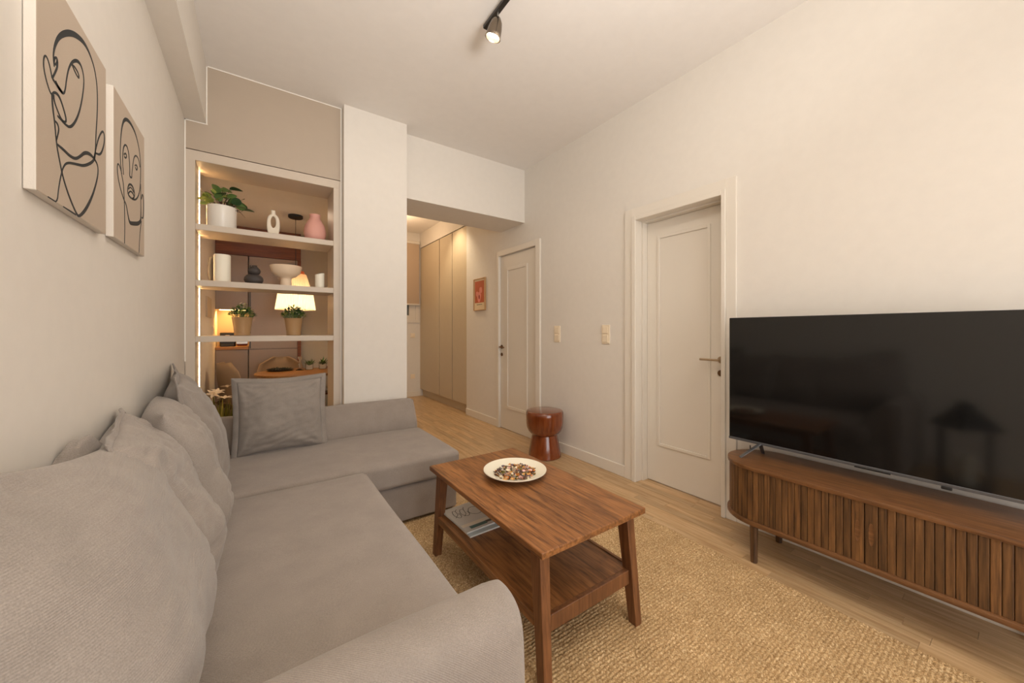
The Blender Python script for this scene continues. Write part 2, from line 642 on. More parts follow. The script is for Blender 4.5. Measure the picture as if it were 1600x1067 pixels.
def panel_mould(parent, x, y0, y1, z0, z1, wd=0.022):
    bm = bmesh.new()
    for a in ((y0, y0 + wd, z0, z1), (y1 - wd, y1, z0, z1), (y0 + wd, y1 - wd, z0, z0 + wd), (y0 + wd, y1 - wd, z1 - wd, z1)):
        box(bm, x - .009, x, *a, 0.003, 2)
    return link('panel_moulding', bm, TRIM, parent)
panel_mould(lf, 2.61 - XR, 1.315 - 1.5, 1.730 - 1.5, 0.30, 1.955)
bm = bmesh.new()
tube(bm, [(2.608 - XR, 1.243 - 1.5, 1.006), (2.56 - XR, 1.243 - 1.5, 1.006)], 0.008)
tube(bm, [(2.562 - XR, 1.238 - 1.5, 1.006), (2.560 - XR, 1.30 - 1.5, 1.006), (2.562 - XR, 1.368 - 1.5, 1.006)], 0.008, 10)
tube(bm, [(2.609 - XR, 1.243 - 1.5, 1.006), (2.602 - XR, 1.243 - 1.5, 1.006)], 0.024, 20)
auto_smooth(link('door_handle', bm, NICKEL, lf))
bm = tube(bmesh.new(), [(2.609 - XR, 1.245 - 1.5, 0.915), (2.603 - XR, 1.245 - 1.5, 0.915)], 0.022, 20)
link('key_plate', bm, BRONZE, lf)

# ---- far door (leaf almost flush)
d = sempty('door_2', (XR, 3.5, 0))
dl = (XR, 3.5, 0)
bm = bmesh.new()
for y0, y1, z0, z1 in ((3.048, 3.125, 0, 2.20), (3.862, 3.905, 0, 2.20), (3.125, 3.862, 2.135, 2.20)):
    box(bm, *rel(dl, XR - .018, XR + .05, y0, y1, z0, z1), 0.004, 2)
link('casing', bm, TRIM, d)
lf = link('door_leaf', B(*rel(dl, 2.508, 2.548, 3.128, 3.859, 0.006, 2.131), 0.002, 1), TRIM, d)
panel_mould(lf, 2.508 - XR, 3.30 - 3.5, 3.727 - 3.5, 0.262, 1.975, 0.035)
bm = bmesh.new()
tube(bm, [(2.507 - XR, 3.828 - 3.5, 1.010), (2.47 - XR, 3.828 - 3.5, 1.010), (2.458 - XR, 3.80 - 3.5, 1.008), (2.458 - XR, 3.715 - 3.5, 1.006)], 0.008, 10)
tube(bm, [(2.507 - XR, 3.828 - 3.5, 1.010), (2.500 - XR, 3.828 - 3.5, 1.010)], 0.024, 20)
auto_smooth(link('door_handle', bm, BRONZE, lf))
bm = tube(bmesh.new(), [(2.507 - XR, 3.828 - 3.5, 0.915), (2.500 - XR, 3.828 - 3.5, 0.915)], 0.021, 20)
link('key_plate', bm, BRONZE, lf)
for z in (1.92, 1.09, 0.22):
    bm = tube(bmesh.new(), [(2.496 - XR, 3.126 - 3.5, z - .05), (2.496 - XR, 3.126 - 3.5, z + .05)], 0.007, 10)
    link('hinge', bm, STEEL, lf)

# ---- hallway window
w = sempty('window_2', (1.97, YH, 1.36))
bm = bmesh.new()
for x0, x1, z0, z1 in ((HX0, HX0 + .07, HZ0, HZ1), (HX1 - .07, HX1, HZ0, HZ1), (HX0 + .07, HX1 - .07, HZ0, HZ0 + .07), (HX0 + .07, HX1 - .07, HZ1 - .07, HZ1)):
    box(bm, x0 - 1.97, x1 - 1.97, -.012, .06, z0 - 1.36, z1 - 1.36, 0.003, 1)
link('window_frame', bm, TRIM, w)
bm = bmesh.new()
for x0, x1, z0, z1 in ((HX0 + .07, HX0 + .13, HZ0 + .07, HZ1 - .07), (HX1 - .19, HX1 - .07, HZ0 + .07, HZ1 - .07), (HX0 + .13, HX1 - .19, HZ0 + .07, HZ0 + .14), (HX0 + .13, HX1 - .19, HZ1 - .14, HZ1 - .07)):
    box(bm, x0 - 1.97, x1 - 1.97, .0, .05, z0 - 1.36, z1 - 1.36, 0.003, 1)
link('sash', bm, TRIM, w)
link('pane', B(HX0 + .13 - 1.97, HX1 - .19 - 1.97, .02, .026, HZ0 + .14 - 1.36, HZ1 - .14 - 1.36), plain('dusk_glass', srgb(110, 112, 108), 0.1), w)

t = thing('roller_blind', 'beige roller blind lowered over the window at the end of the hallway', 'blind', (2.0, YH, 2.86))
link('blind_cloth', B(-.52, .470, -.045, -.042, -1.15, -.03), plain('blind_cloth', srgb(196, 172, 146), 0.9, bump=0.1, bscale=300), t)
link('bottom_bar', B(-.52, .475, -.055, -.035, -1.175, -1.15, .003, 1), TRIM, t)
auto_smooth(link('roller_tube', tube(bmesh.new(), [(-.52, -.035, -.02), (.475, -.035, -.02)], .03, 16), TRIM, t))
link('pull_chain', tube(bmesh.new(), [(.485, -.06, -.02), (.485, -.06, -1.5)], .002, 5), WHITEC, t)

# ================================================================== HALLWAY THINGS
t = thing('wardrobe', 'tall cream built-in wardrobe with plain flush doors along the hallway', 'wardrobe', (2.5, 5.5, 0))
wy = 5.5
link('carcass', B(.042, .249, 4.749 - wy, YH - .002 - wy, .13, 2.75), WARD, t)
link('plinth', B(.055, .249, 4.749 - wy, YH - .002 - wy, 0, .13), WARD, t)
for y0, y1 in ((4.752, 5.228), (5.252, 5.716), (5.740, 6.335)):
    link('door', B(0, .021, y0 - wy, y1 - wy, .135, 2.742, .0015, 1), WARD, t)
link('filler_strip', B(.004, .022, 6.339 - wy, YH - .002 - wy, .135, 2.742), WARD, t)
struct(link('trim_6', B(2.498, 2.75, 4.745, YH, 2.756, ZC), WALL))

t = thing('framed_print', 'small framed orange print with a pink shape, on the hallway wall beside the wardrobe', 'picture', (XR, 4.345, 1.705))
bm = bmesh.new()
fw, fh = .157, .218
for y0, y1, z0, z1 in ((-fw, -fw + .01, -fh, fh), (fw - .01, fw, -fh, fh), (-fw + .01, fw - .01, -fh, -fh + .01), (-fw + .01, fw - .01, fh - .01, fh)):
    box(bm, -.022, 0, y0, y1, z0, z1, .002, 1)
link('frame', bm, plain('pale_wood_frame', srgb(190, 150, 104), 0.5), t)
link('paper', B(-.012, 0, -fw + .01, fw - .01, -fh + .01, fh - .01), plain('print_paper', srgb(226, 204, 170), 0.6), t)
link('orange_field', B(-.0135, -.012, -.122, .126, -.112, .182), plain('print_orange', srgb(184, 92, 58), 0.6, vary=0.15, bscale=20), t)
def flat_blob(x, outline, th=.0012):
    return prism(bmesh.new(), outline, 0, x - th, x)
pk = plain('print_pink', srgb(222, 140, 124), 0.6, vary=0.1, bscale=40)
o1 = [(.01 + .05 * math.cos(a) * (1 + .15 * math.sin(3 * a)), -.035 + .07 * math.sin(a)) for a in np.linspace(0, 2 * PI, 28, endpoint=False)]
link('pink_shape', flat_blob(-.0136, o1), pk, t)
o2 = [(-.035 + .035 * math.cos(a), .055 + .05 * math.sin(a) * (1 + .2 * math.cos(2 * a))) for a in np.linspace(0, 2 * PI, 24, endpoint=False)]
link('pink_shape', flat_blob(-.0136, o2), pk, t)
o3 = [(.065 + .03 * math.cos(a), .01 + .035 * math.sin(a)) for a in np.linspace(0, 2 * PI, 20, endpoint=False)]
link('pink_shape', flat_blob(-.0137, o3), pk, t)
o4 = [(.005 + .018 * math.cos(a), -.035 + .03 * math.sin(a)) for a in np.linspace(0, 2 * PI, 20, endpoint=False)]
link('red_spot', flat_blob(-.0149, o4), plain('print_red', srgb(150, 60, 56), 0.6), t)
bm = bmesh.new()
for k in range(9):
    y = -.07 + k * .0165
    box(bm, -.0128, -.012, y, y + .011, -.142, -.136 + (k % 3) * .002)
link('caption', bm, INK, t)

t = thing('wall_socket', 'small white socket plate on the hallway end wall, the upper one under the window', 'socket', (2.36, YH, 1.128))
link('plate', B(-.042, .042, -.010, 0, -.042, .042, .003, 2), PLASTIC, t)
link('face', B(-.024, .024, -.014, -.010, -.024, .024, .002, 1), PLASTIC, t)
t = thing('wall_socket', 'low white socket plate on the hallway end wall near the floor', 'socket', (2.36, YH, 0.371))
link('plate', B(-.042, .042, -.010, 0, -.042, .042, .003, 2), PLASTIC, t)
link('face', B(-.024, .024, -.014, -.010, -.024, .024, .002, 1), PLASTIC, t)

# ================================================================== LIGHT SWITCHES
def switch(y, label, n=2):
    t = thing('light_switch', label, 'switch', (XR, y, 1.176), group='white wall switches between the doors')
    link('plate', B(-.010, 0, -.043, .043, -.082, .082, .003, 2), PLASTIC, t)
    for z in (.038, -.038):
        link('rocker', B(-.015, -.010, -.029, .029, z - .030, z + .030, .002, 2), PLASTIC, t)
switch(2.152, 'white two-gang wall switch beside the casing of the near door')
switch(2.780, 'white two-gang wall switch above the stool, nearer the far door')

# ================================================================== CANVASES
def canvas(y0, y1, z0, z1, label, strokes):
    yc, zc = (y0 + y1) / 2, (z0 + z1) / 2
    t = thing('canvas_picture', label, 'picture', (XL, yc, zc), group='line-drawn faces on the left wall')
    hw, hh = (y1 - y0) / 2, (z1 - z0) / 2
    o = link('canvas', B(0.001, .0195, -hw, hw, -hh, hh, .002, 2), CANVW, t)
    o.data.materials.append(CANVAS)
    for p in o.data.polygons:
        if p.normal.x > .9:
            p.material_index = 1
    bm = bmesh.new()
    for s in strokes:
        # smooth the polyline, then lay a ribbon of varying width just proud of the canvas
        pts = [(y - yc, z - zc, w) for y, z, w in s]
        for _ in range(2):
            q = [pts[0]]
            for a, b in zip(pts, pts[1:]):
                q.append(tuple(a[i] * .75 + b[i] * .25 for i in range(3)))
                q.append(tuple(a[i] * .25 + b[i] * .75 for i in range(3)))
            q.append(pts[-1])
            pts = q
        rows = []
        for i, (y, z, w) in enumerate(pts):
            a, b = pts[max(i - 1, 0)], pts[min(i + 1, len(pts) - 1)]
            dy, dz = b[0] - a[0], b[1] - a[1]
            l = math.hypot(dy, dz) or 1
            ny, nz = -dz / l * w * .76, dy / l * w * .76
            y = max(-hw + .001, min(hw - .001, y))
            z = max(-hh + .001, min(hh - .001, z))
            rows.append([bm.verts.new((xx, y + sg * ny, z + sg * nz)) for xx, sg in ((.0196, 1), (.0204, 1), (.0204, -1), (.0196, -1))])
        for A, C in zip(rows, rows[1:]):
            for k in range(4):
                j = (k + 1) % 4
                bm.faces.new((A[k], A[j], C[j], C[k]))
    bmesh.ops.recalc_face_normals(bm, faces=bm.faces)
    link('line_drawing', bm, INK, t)

ART1 = [[(1.2818,1.8033,0.0022),(1.2761,1.8238,0.0026),(1.2837,1.8527,0.0053),(1.3034,1.8854,0.0072),(1.3344,1.915,0.0092),(1.373,1.9418,0.0095),(1.4145,1.9611,0.0089),(1.4592,1.9727,0.0072),(1.5003,1.9674,0.0043),(1.5369,1.9463,0.0033),(1.5567,1.9024,0.0033),(1.5567,1.8357,0.0033),(1.5444,1.7636,0.0033),(1.5399,1.7012,0.0044),(1.522,1.678,0.0054),(1.4592,1.6428,0.0051),(1.4084,1.6289,0.0044),(1.3506,1.6119,0.0037),(1.3291,1.5933,0.0027),(1.3166,1.5683,0.0027),(1.3034,1.5324,0.0022),(1.2965,1.4969,0.0022),(1.251,1.4838,0.0017)],[(1.2818,1.823,0.0035),(1.2935,1.8324,0.0035),(1.2984,1.8265,0.004),(1.2905,1.8129,0.0035),(1.2789,1.8103,0.0035),(1.2837,1.8242,0.0031)],[(1.2984,1.8265,0.0031),(1.2984,1.8132,0.004),(1.2837,1.7891,0.0035),(1.2713,1.7711,0.0035),(1.2837,1.7707,0.0035),(1.3085,1.7675,0.0063),(1.3291,1.7663,0.0037),(1.3398,1.7799,0.0028),(1.3484,1.8172,0.0028),(1.3617,1.8507,0.0033),(1.3846,1.8787,0.0048),(1.4145,1.8983,0.0059),(1.4396,1.8994,0.004),(1.4565,1.8787,0.0031),(1.4539,1.8465,0.0031),(1.4358,1.7913,0.0035),(1.4084,1.743,0.0044),(1.3707,1.7047,0.0048),(1.3398,1.6989,0.0032),(1.2984,1.6998,0.0027)],[(1.2886,1.7743,0.0035),(1.3034,1.767,0.0054),(1.3239,1.7667,0.0036)],[(1.3788,1.868,0.0034),(1.3963,1.859,0.0029),(1.4244,1.8554,0.003),(1.4207,1.8682,0.003),(1.3963,1.8712,0.0029),(1.3822,1.8676,0.0029)],[(1.2713,1.7711,0.0026),(1.262,1.7894,0.0026),(1.2492,1.8031,0.0025),(1.2376,1.8035,0.0025),(1.2306,1.7896,0.0025),(1.2315,1.7693,0.0025),(1.2465,1.7465,0.0025),(1.2676,1.7302,0.0026),(1.2809,1.7459,0.0039),(1.3034,1.7513,0.0045),(1.3239,1.7394,0.0036),(1.3474,1.7141,0.0042),(1.3398,1.7035,0.0032),(1.3187,1.7005,0.0027),(1.2935,1.7151,0.0027),(1.2809,1.7262,0.0035),(1.2789,1.7383,0.0035)],[(1.2713,1.7343,0.0043),(1.2732,1.7093,0.0043),(1.2837,1.6795,0.0031),(1.2935,1.631,0.0031),(1.3085,1.6013,0.0031),(1.327,1.5673,0.0037),(1.3617,1.5321,0.0038),(1.4084,1.4995,0.0039),(1.4269,1.4994,0.005),(1.4726,1.5319,0.0073),(1.522,1.586,0.0054),(1.5599,1.6478,0.0039),(1.563,1.6824,0.0039),(1.5294,1.6917,0.0038),(1.4933,1.6908,0.0063),(1.4592,1.6788,0.0062),(1.4332,1.6593,0.005),(1.4023,1.6398,0.0049),(1.3673,1.6334,0.0047),(1.3291,1.6345,0.0046),(1.2984,1.6331,0.0031)],[(1.2837,1.6817,0.0026),(1.2984,1.682,0.0031),(1.3064,1.6723,0.0031),(1.2984,1.6531,0.0027),(1.2915,1.639,0.0027)],[(1.5294,1.6917,0.0033),(1.5444,1.725,0.0033),(1.5677,1.7682,0.0034),(1.6,1.8024,0.004),(1.6168,1.7954,0.0035),(1.6134,1.7649,0.0035),(1.5837,1.7213,0.0045),(1.5444,1.7113,0.0033)],[(1.4023,1.4979,0.0029),(1.3617,1.4887,0.0024),(1.3291,1.4866,0.0018)]]
ART2 = [[(1.786,1.7373,0.0033),(1.7711,1.7887,0.0032),(1.7748,1.847,0.0039),(1.7897,1.8993,0.0052),(1.8128,1.9344,0.008),(1.8527,1.9551,0.0082),(1.9057,1.9617,0.0071),(1.9623,1.9529,0.0051),(2.0104,1.9217,0.0038),(2.0356,1.8721,0.0038),(2.0356,1.8121,0.0038),(2.0229,1.7482,0.0038),(1.9741,1.704,0.0044),(1.9167,1.6902,0.0043),(1.863,1.6893,0.0041),(1.8568,1.7084,0.0041),(1.8735,1.7319,0.0048),(1.9123,1.7416,0.005),(1.9437,1.7298,0.0043),(1.9506,1.7098,0.0044),(1.9167,1.6902,0.0043)],[(1.8089,1.7425,0.0027),(1.7973,1.7817,0.0026),(1.8031,1.8302,0.004),(1.8265,1.8562,0.004),(1.8568,1.8582,0.0034),(1.8777,1.8304,0.0035),(1.8862,1.7849,0.0035),(1.8819,1.7621,0.0042),(1.9123,1.7664,0.0043),(1.9101,1.7811,0.0028),(1.9234,1.817,0.0029),(1.9392,1.8544,0.0036),(1.967,1.873,0.0037),(2.0055,1.8738,0.003),(2.0254,1.8484,0.0038)],[(1.8128,1.8138,0.0033),(1.8325,1.8275,0.004),(1.8486,1.822,0.0041),(1.8325,1.808,0.0034),(1.8167,1.8095,0.0033)],[(1.9506,1.8272,0.0029),(1.9741,1.8391,0.0037),(1.9908,1.8324,0.0037),(1.9764,1.8174,0.0037),(1.9576,1.8234,0.0029)],[(1.7897,1.7386,0.0033),(1.7655,1.7583,0.0032),(1.7421,1.758,0.0032),(1.7386,1.7317,0.0032),(1.7601,1.6944,0.0032),(1.8089,1.6582,0.0033),(1.8405,1.6498,0.0034),(1.8568,1.6245,0.0041),(1.8777,1.5967,0.0069),(1.9057,1.5968,0.0099),(2.0356,1.6282,0.0107),(2.0407,1.6735,0.0038),(2.0356,1.7854,0.003)],[(1.786,1.7373,0.0026),(1.8089,1.7105,0.0033),(1.8186,1.6553,0.0033),(1.8245,1.569,0.0034),(1.8206,1.5065,0.0033)],[(2.051,1.6561,0.0031),(2.0746,1.6587,0.0047),(2.0827,1.6984,0.0047),(2.08,1.7455,0.0047),(2.0614,1.7548,0.0046),(2.0484,1.7293,0.0038)],[(2.0458,1.6414,0.0031),(2.0229,1.5828,0.003),(2.0104,1.5078,0.003)],[(1.8693,1.6973,0.0035),(1.8905,1.713,0.0035),(1.9278,1.7154,0.0036),(1.9437,1.7046,0.0029)],[(1.8693,1.7124,0.0028),(1.8948,1.7297,0.0028),(1.9392,1.7221,0.0029)]]

canvas(1.200, 1.632, 1.497, 2.003, 'greige canvas nearest the camera, line drawing of a face in profile', ART1)
canvas(1.705, 2.095, 1.506, 1.994, 'greige canvas nearer the shelves, line drawing of a frontal face', ART2)

# ================================================================== SHELF UNIT
t = thing('shelf_unit', 'taupe built-in open shelf unit with light strips, set between wall and column', 'shelving', (0.08, YU, 0))
ux, D = 0.08, 0.30
bm = bmesh.new()
box(bm, XL + .002 - ux, -.346 - ux, 0, D, 0, 2.364)
box(bm, XL + .006 - ux, -.346 - ux, -.004, 0, 0, 2.364, .001, 1)
link('side_panel', bm, UNIT, t)
bm = bmesh.new()
box(bm, .508 - ux, .560 - ux, 0, D, 0, 2.364)
box(bm, .508 - ux, .548 - ux, -.004, 0, 0, 2.364, .001, 1)
link('side_panel', bm, UNIT, t)
bm = bmesh.new()
box(bm, XL + .002 - ux, .560 - ux, 0, D, 2.364, 2.430)
box(bm, XL + .006 - ux, .548 - ux, -.004, 0, 2.364, 2.427, .001, 1)
link('top_panel', bm, UNIT, t)
for zt in (1.937, 1.554, 1.169):
    link('shelf', B(-.346 - ux, .508 - ux, .002, D, zt - .041, zt, .0015, 1), UNIT, t)
link('shelf', B(-.346 - ux, .508 - ux, .002, D, .36, .40, .0015, 1), UNIT, t)
for z0, z1 in ((1.94, 2.362), (1.557, 1.894), (1.172, 1.511), (.41, 1.126)):
    link('light_strip', B(-.346 - ux, -.342 - ux, .194, .202, z0, z1), LED, t)

YS = YU + .15
# --- top shelf
zt = 1.937
t = thing('potted_plant', 'white pot of large round green leaves at the left end of the top shelf', 'plant', (-.212, 3.40, zt))
auto_smooth(link('pot', lathe(bmesh.new(), [(.078, 0), (.086, .012), (.088, .166), (.080, .166), (.076, .145), (0, .143)], 40), WHITEC, t))
link('soil', lathe(bmesh.new(), [(0, .144), (.074, .150)], 20, cap=False), SOIL, t)
def leaf_mesh(L, W, curl=.25, fold=.15, n=6):
    bm = bmesh.new()
    rows = []
    for i in range(n + 1):
        s = i / n
        w = W / 2 * math.sin(PI * (s * .93 + .035)) ** .7
        z = -curl * L * s * s
        rows.append([bm.verts.new((-w, L * s, z + fold * w)), bm.verts.new((0, L * s, z)), bm.verts.new((w, L * s, z + fold * w))])
    for a, b in zip(rows, rows[1:]):
        for k in (0, 1):
            bm.faces.new((a[k], a[k + 1], b[k + 1], b[k]))
    return bm
lr = random.Random(11)
stems = bmesh.new()
leafdat = []
for k, m in ((0, GREEN), (1, GREEND), (2, GREENY)):
    o = link('leaf', leaf_mesh(.066, .054), m, smooth=True)
    leafdat.append(o.data)
    bpy.data.objects.remove(o)
for k in range(40):
    a = lr.uniform(0, 2 * PI)
    r = lr.uniform(.0, .085)
    h = .170 + (.085 - r) * lr.uniform(.5, 1.7) + lr.uniform(0, .02)
    if math.cos(a) > .3 and k % 2:
        r += .05
        h -= .01
    p = Vector((r * math.cos(a), r * math.sin(a) * .75, h))
    tube(stems, [(p.x * .2, p.y * .2, .145), (p.x * .7, p.y * .7, .145 + (h - .145) * .8), tuple(p)], .0014, 5)
    q = bpy.data.objects.new('leaf', leafdat[2 if (math.cos(a) < -.1 and k % 3) else (k % 2)])
    q.parent = t
    q.location = p
    q.rotation_euler = (lr.uniform(.0, 1.25), lr.uniform(-.9, .9), a - PI / 2 + lr.uniform(-.5, .5))
    s = lr.uniform(.9, 1.3)
    q.scale = (s, s, s)
    COL.objects.link(q)
tube(stems, [(.03, -.02, .146), (.08, -.03, .185), (.13, -.035, .180), (.175, -.03, .168)], [.003, .0025, .002, .001], 6)
tube(stems, [(.05, -.02, .150), (.10, -.04, .150), (.14, -.045, .105)], [.003, .002, .001], 6)
link('stem', stems, TWIG, t)

def donut_vase():
    n = 56
    outer, inner = [], []
    for k in range(n):
        a = 2 * PI * k / n
        ca, sa = math.cos(a), math.sin(a)
        x = .043 * math.copysign(abs(ca) ** .85, ca)
        z = .092 + .088 * math.copysign(abs(sa) ** .8, sa)
        z = max(z, 0.0)
        if sa > .93:      # neck
            x = math.copysign(.0125, ca) if abs(ca) > .02 else 0
            z = .209
        elif sa > .80:
            x = math.copysign(.016, ca)
            z = .176
        outer.append((x, z))
        inner.append((.0165 * ca, .116 + .044 * sa))
    bm = bmesh.new()
    F, Bk = [], []
    for y, L in ((-.016, F), (.016, Bk)):
        L.append([bm.verts.new((x, y, z)) for x, z in outer])
        L.append([bm.verts.new((x, y, z)) for x, z in inner])
    for k in range(n):
        j = (k + 1) % n
        bm.faces.new((F[0][k], F[0][j], F[1][j], F[1][k]))
        bm.faces.new((Bk[0][j], Bk[0][k], Bk[1][k], Bk[1][j]))
        bm.faces.new((F[0][j], F[0][k], Bk[0][k], Bk[0][j]))
        bm.faces.new((F[1][k], F[1][j], Bk[1][j], Bk[1][k]))
    bmesh.ops.recalc_face_normals(bm, faces=bm.faces)
    es = [e for e in bm.edges if len(e.link_faces) == 2 and e.calc_face_angle(0) > 1.2 and abs(e.verts[0].co.y - e.verts[1].co.y) < 1e-5]
    bmesh.ops.bevel(bm, geom=es, offset=.008, segments=3, profile=.5, affect='EDGES', clamp_overlap=True)
    return bm
o = auto_smooth(link('ring_vase', donut_vase(), CREAMC, loc=(.103, 3.42, zt)), 60)
tag(o, 'cream ring-shaped vase with a hole through its body on the top shelf', 'vase')
prof = [(r_, z_ * 1.17) for r_, z_ in [(.045, 0), (.066, .012), (.080, .045), (.082, .075), (.072, .115), (.052, .148), (.039, .163), (.038, .180), (.042, .193), (.036, .194), (.030, .175), (.034, .158)]]
o = auto_smooth(link('pink_vase', lathe(bmesh.new(), prof, 48, cap=False), PINKC, loc=(.392, 3.42, zt)), 60)
tag(o, 'dusty pink bottle-shaped vase at the right end of the top shelf', 'vase')

# --- second shelf
zt = 1.554
prof = [(r_, z_ * 1.08) for r_, z_ in [(.040, 0), (.050, .015), (.056, .06), (.057, .12), (.052, .165), (.044, .182), (.038, .182), (.045, .16), (.048, .03), (0, .02)]]
o = auto_smooth(link('black_vase', lathe(bmesh.new(), prof, 40), DARKC, loc=(-.243, 3.485, zt)), 60)
tag(o, 'dark barrel-shaped vase half hidden behind the big white candle', 'vase')
def candle(name, x, y, r, h, slant, label):
    t = thing(name, label, 'candle', (x, y, zt), group='white pillar candles on the second shelf')
    bm = bmesh.new()
    lathe(bm, [(r * .97, 0), (r, .004), (r, h * .5), (r, h - .006), (r * .96, h), (r * .7, h - .004), (r * .3, h - .007), (0, h - .007)], 36, cap=False)
    for v in bm.verts:
        if v.co.z > h * .8:
            v.co.z += slant * v.co.x / r
    auto_smooth(link('wax_body', bm, WAX, t), 50)
    link('wick', tube(bmesh.new(), [(0, 0, h - .010), (0.001, 0, h + .003), (.003, 0, h + .008)], .0012, 6), BLACK, t)
candle('pillar_candle', -.210, 3.40, .050, .204, 0.0, 'larger white pillar candle at the left end of the second shelf')
candle('pillar_candle', .427, 3.42, .035, .125, .008, 'smaller white pillar candle at the right end of the second shelf')
bm = bmesh.new()
lathe(bm, [(0.03, 0), (.050, .010), (.062, .035), (.060, .056), (.046, .074), (.026, .080)], 40)
lathe(bm, [(.020, .078), (.034, .087), (.041, .104), (.036, .122), (.024, .136), (.017, .142), (.018, .150), (.012, .149), (.010, .13)], 40, cx=.004, cap=False)
o = auto_smooth(link('gourd_vase', bm, DARKC, loc=(-.022, 3.42, zt)), 60)
tag(o, 'dark grey double-bulb gourd vase in the middle of the second shelf', 'vase')
prof = [(.042, 0), (.039, .006), (.037, .06), (.040, .072), (.070, .084), (.098, .112), (.112, .162), (.109, .165), (.094, .118), (.066, .092), (0, .084)]
o = auto_smooth(link('pedestal_bowl', lathe(bmesh.new(), prof, 56), BOWLC, loc=(.188, 3.42, zt)), 60)
tag(o, 'cream footed pedestal bowl on the second shelf', 'bowl')

# --- third shelf: two small plants
zt = 1.169
def herb(x, label, seed):
    r_ = random.Random(seed)
    t = thing('potted_herb', label, 'plant', (x, 3.42, zt), group='small green plants in tan pots on the third shelf')
    auto_smooth(link('pot', lathe(bmesh.new(), [(.044, 0), (.050, .002), (.051, .016), (.049, .018), (.064, .134), (.066, .138), (.060, .138), (.055, .115), (0, .112)], 40), TANPOT, t), 40)
    bm = bmesh.new()
    for k in range(420):
        a = r_.uniform(0, 2 * PI)
        rr = .078 * math.sqrt(r_.random())
        hh = .140 + .085 * (1 - (rr / .085) ** 2) * r_.uniform(.35, 1.15)
        p = Vector((rr * math.cos(a), rr * math.sin(a), hh))
        if k < 12:
            p.z += .018
        L = r_.uniform(.016, .028)
        dr = Vector((math.cos(a) * .8 + r_.uniform(-.6, .6), math.sin(a) * .8 + r_.uniform(-.6, .6), r_.uniform(-.1, .9))).normalized()
        sd = dr.cross(Vector((0, 0, 1))).normalized() * L * .33
        vs = [bm.verts.new(p), bm.verts.new(p + dr * L * .5 + sd), bm.verts.new(p + dr * L), bm.verts.new(p + dr * L * .5 - sd)]
        f = bm.faces.new(vs)
        f.material_index = 1 + (k % 3) if k >= 12 else 4
        if k % 4 == 0 or k < 12:
            tube(bm, [(p.x * .5, p.y * .5, .115), tuple(p)], .0009, 4, mi=1)
    o = link('foliage', bm, GREEN, t, mats=[TWIG, GREEN, GREEND, GREENY, PETALW])
    o['kind'] = 'stuff'
herb(-.092, 'small bushy green plant in a tan tapered pot, left on the third shelf', 5)
herb(.240, 'small bushy green plant in a tan tapered pot, right side of third shelf', 6)

# ================================================================== KITCHEN BEHIND THE SHELVES
KY = 5.43
bm = bmesh.new()
box(bm, XL + .002, .46, KY - .012, KY + .30, 2.108, 2.449, .001, 1)
box(bm, .424, .462, KY - .012, KY + .30, 0, 2.108, .001, 1)
o = link('walnut_surround', bm, KWOOD)
tag(o, 'dark walnut surround framing the kitchen cabinets behind the shelves', 'cabinet frame')
t = thing('wall_cabinet', 'taupe wall cabinet at the left of the kitchen, over the lit niche', 'cabinet', (-.245, KY, 1.46), group='taupe kitchen cabinets')
link('body', B(-.153, .153, .022, .30, 0, .645), KTAUPE, t)
link('door', B(-.153, .153, 0, .020, 0, .645, .001, 1), KTAUPE, t)
link('light_strip', B(-.12, .14, .05, .07, -.010, 0), UCLED, t)
area('undercabinet_lamp', (-.245, KY + .10, 1.445), (-.245, KY + .2, 1.0), .22, 3.6, (1.0, .50, .12), .03)
t = thing('tall_cabinet', 'tall taupe two-door fridge cabinet behind the pendant lamp', 'cabinet', (.17, KY, 0), group='taupe kitchen cabinets')
link('body', B(-.252, .252, .022, .30, .10, 2.106), KTAUPE, t)
link('door', B(-.252, .252, 0, .020, .99, 2.106, .001, 1), KTAUPE, t)
link('door', B(-.252, .252, 0, .020, .10, .984, .001, 1), KTAUPE, t)
link('door_edge_strip', B(-.245, -.235, -.004, 0, 1.0, 2.0), BLACK, t)  # thin black strip raised along the left edge of the upper door
t = thing('base_cabinet', 'taupe base cabinet under the lit kitchen niche', 'cabinet', (-.245, KY, 0), group='taupe kitchen cabinets')
link('body', B(-.153, .153, .022, .30, 0, .984), KTAUPE, t)
link('door', B(-.153, .153, 0, .020, .10, .982, .001, 1), KTAUPE, t)
o = link('worktop', B(-.399, -.085, KY - .012, KY + .30, .986, 1.020, .002, 1), OAKT)
tag(o, 'short oak worktop in the lit kitchen niche', 'worktop')
o = link('niche_back', B(-.399, -.085, KY + .301, KY + .32, 1.02, 1.46), KTAUPE)
o.name = 'splashback'
tag(o, 'taupe splashback glowing at the back of the kitchen niche', 'splashback')
t = thing('coffee_machine', 'black coffee machine on the worktop of the niche', 'coffee machine', (-.29, KY + .10, 1.02))
link('housing', B(-.075, .075, -.02, .12, 0, .17, .012, 2), BLACK, t)
link('front_tray', B(-.06, .06, -.08, -.02, 0, .03, .006, 2), BLACK, t)
link('spout', B(-.02, .02, -.06, -.02, .11, .14, .005, 2), STEEL, t)
t = thing('toaster', 'small metal and dark red toaster beside the coffee machine', 'toaster', (-.150, KY + .08, 1.02))
link('housing', B(-.055, .055, -.06, .08, .008, .13, .02, 3), plain('toaster_red', srgb(96, 34, 26), 0.3), t)
link('metal_band', B(-.057, .057, -.062, -.05, .03, .075, .004, 2), STEEL, t)
link('lever', B(.0, .02, -.075, -.06, .09, .10, .003, 1), STEEL, t)
o = link('framed_note', B(XL, XL + .012, 4.50, 4.90, 1.34, 1.54, .003, 1), plain('pale_note', srgb(206, 192, 170), 0.6))
o.name = 'wall_print'
tag(o, 'small pale frame on the kitchen left wall beyond the light strip', 'picture')
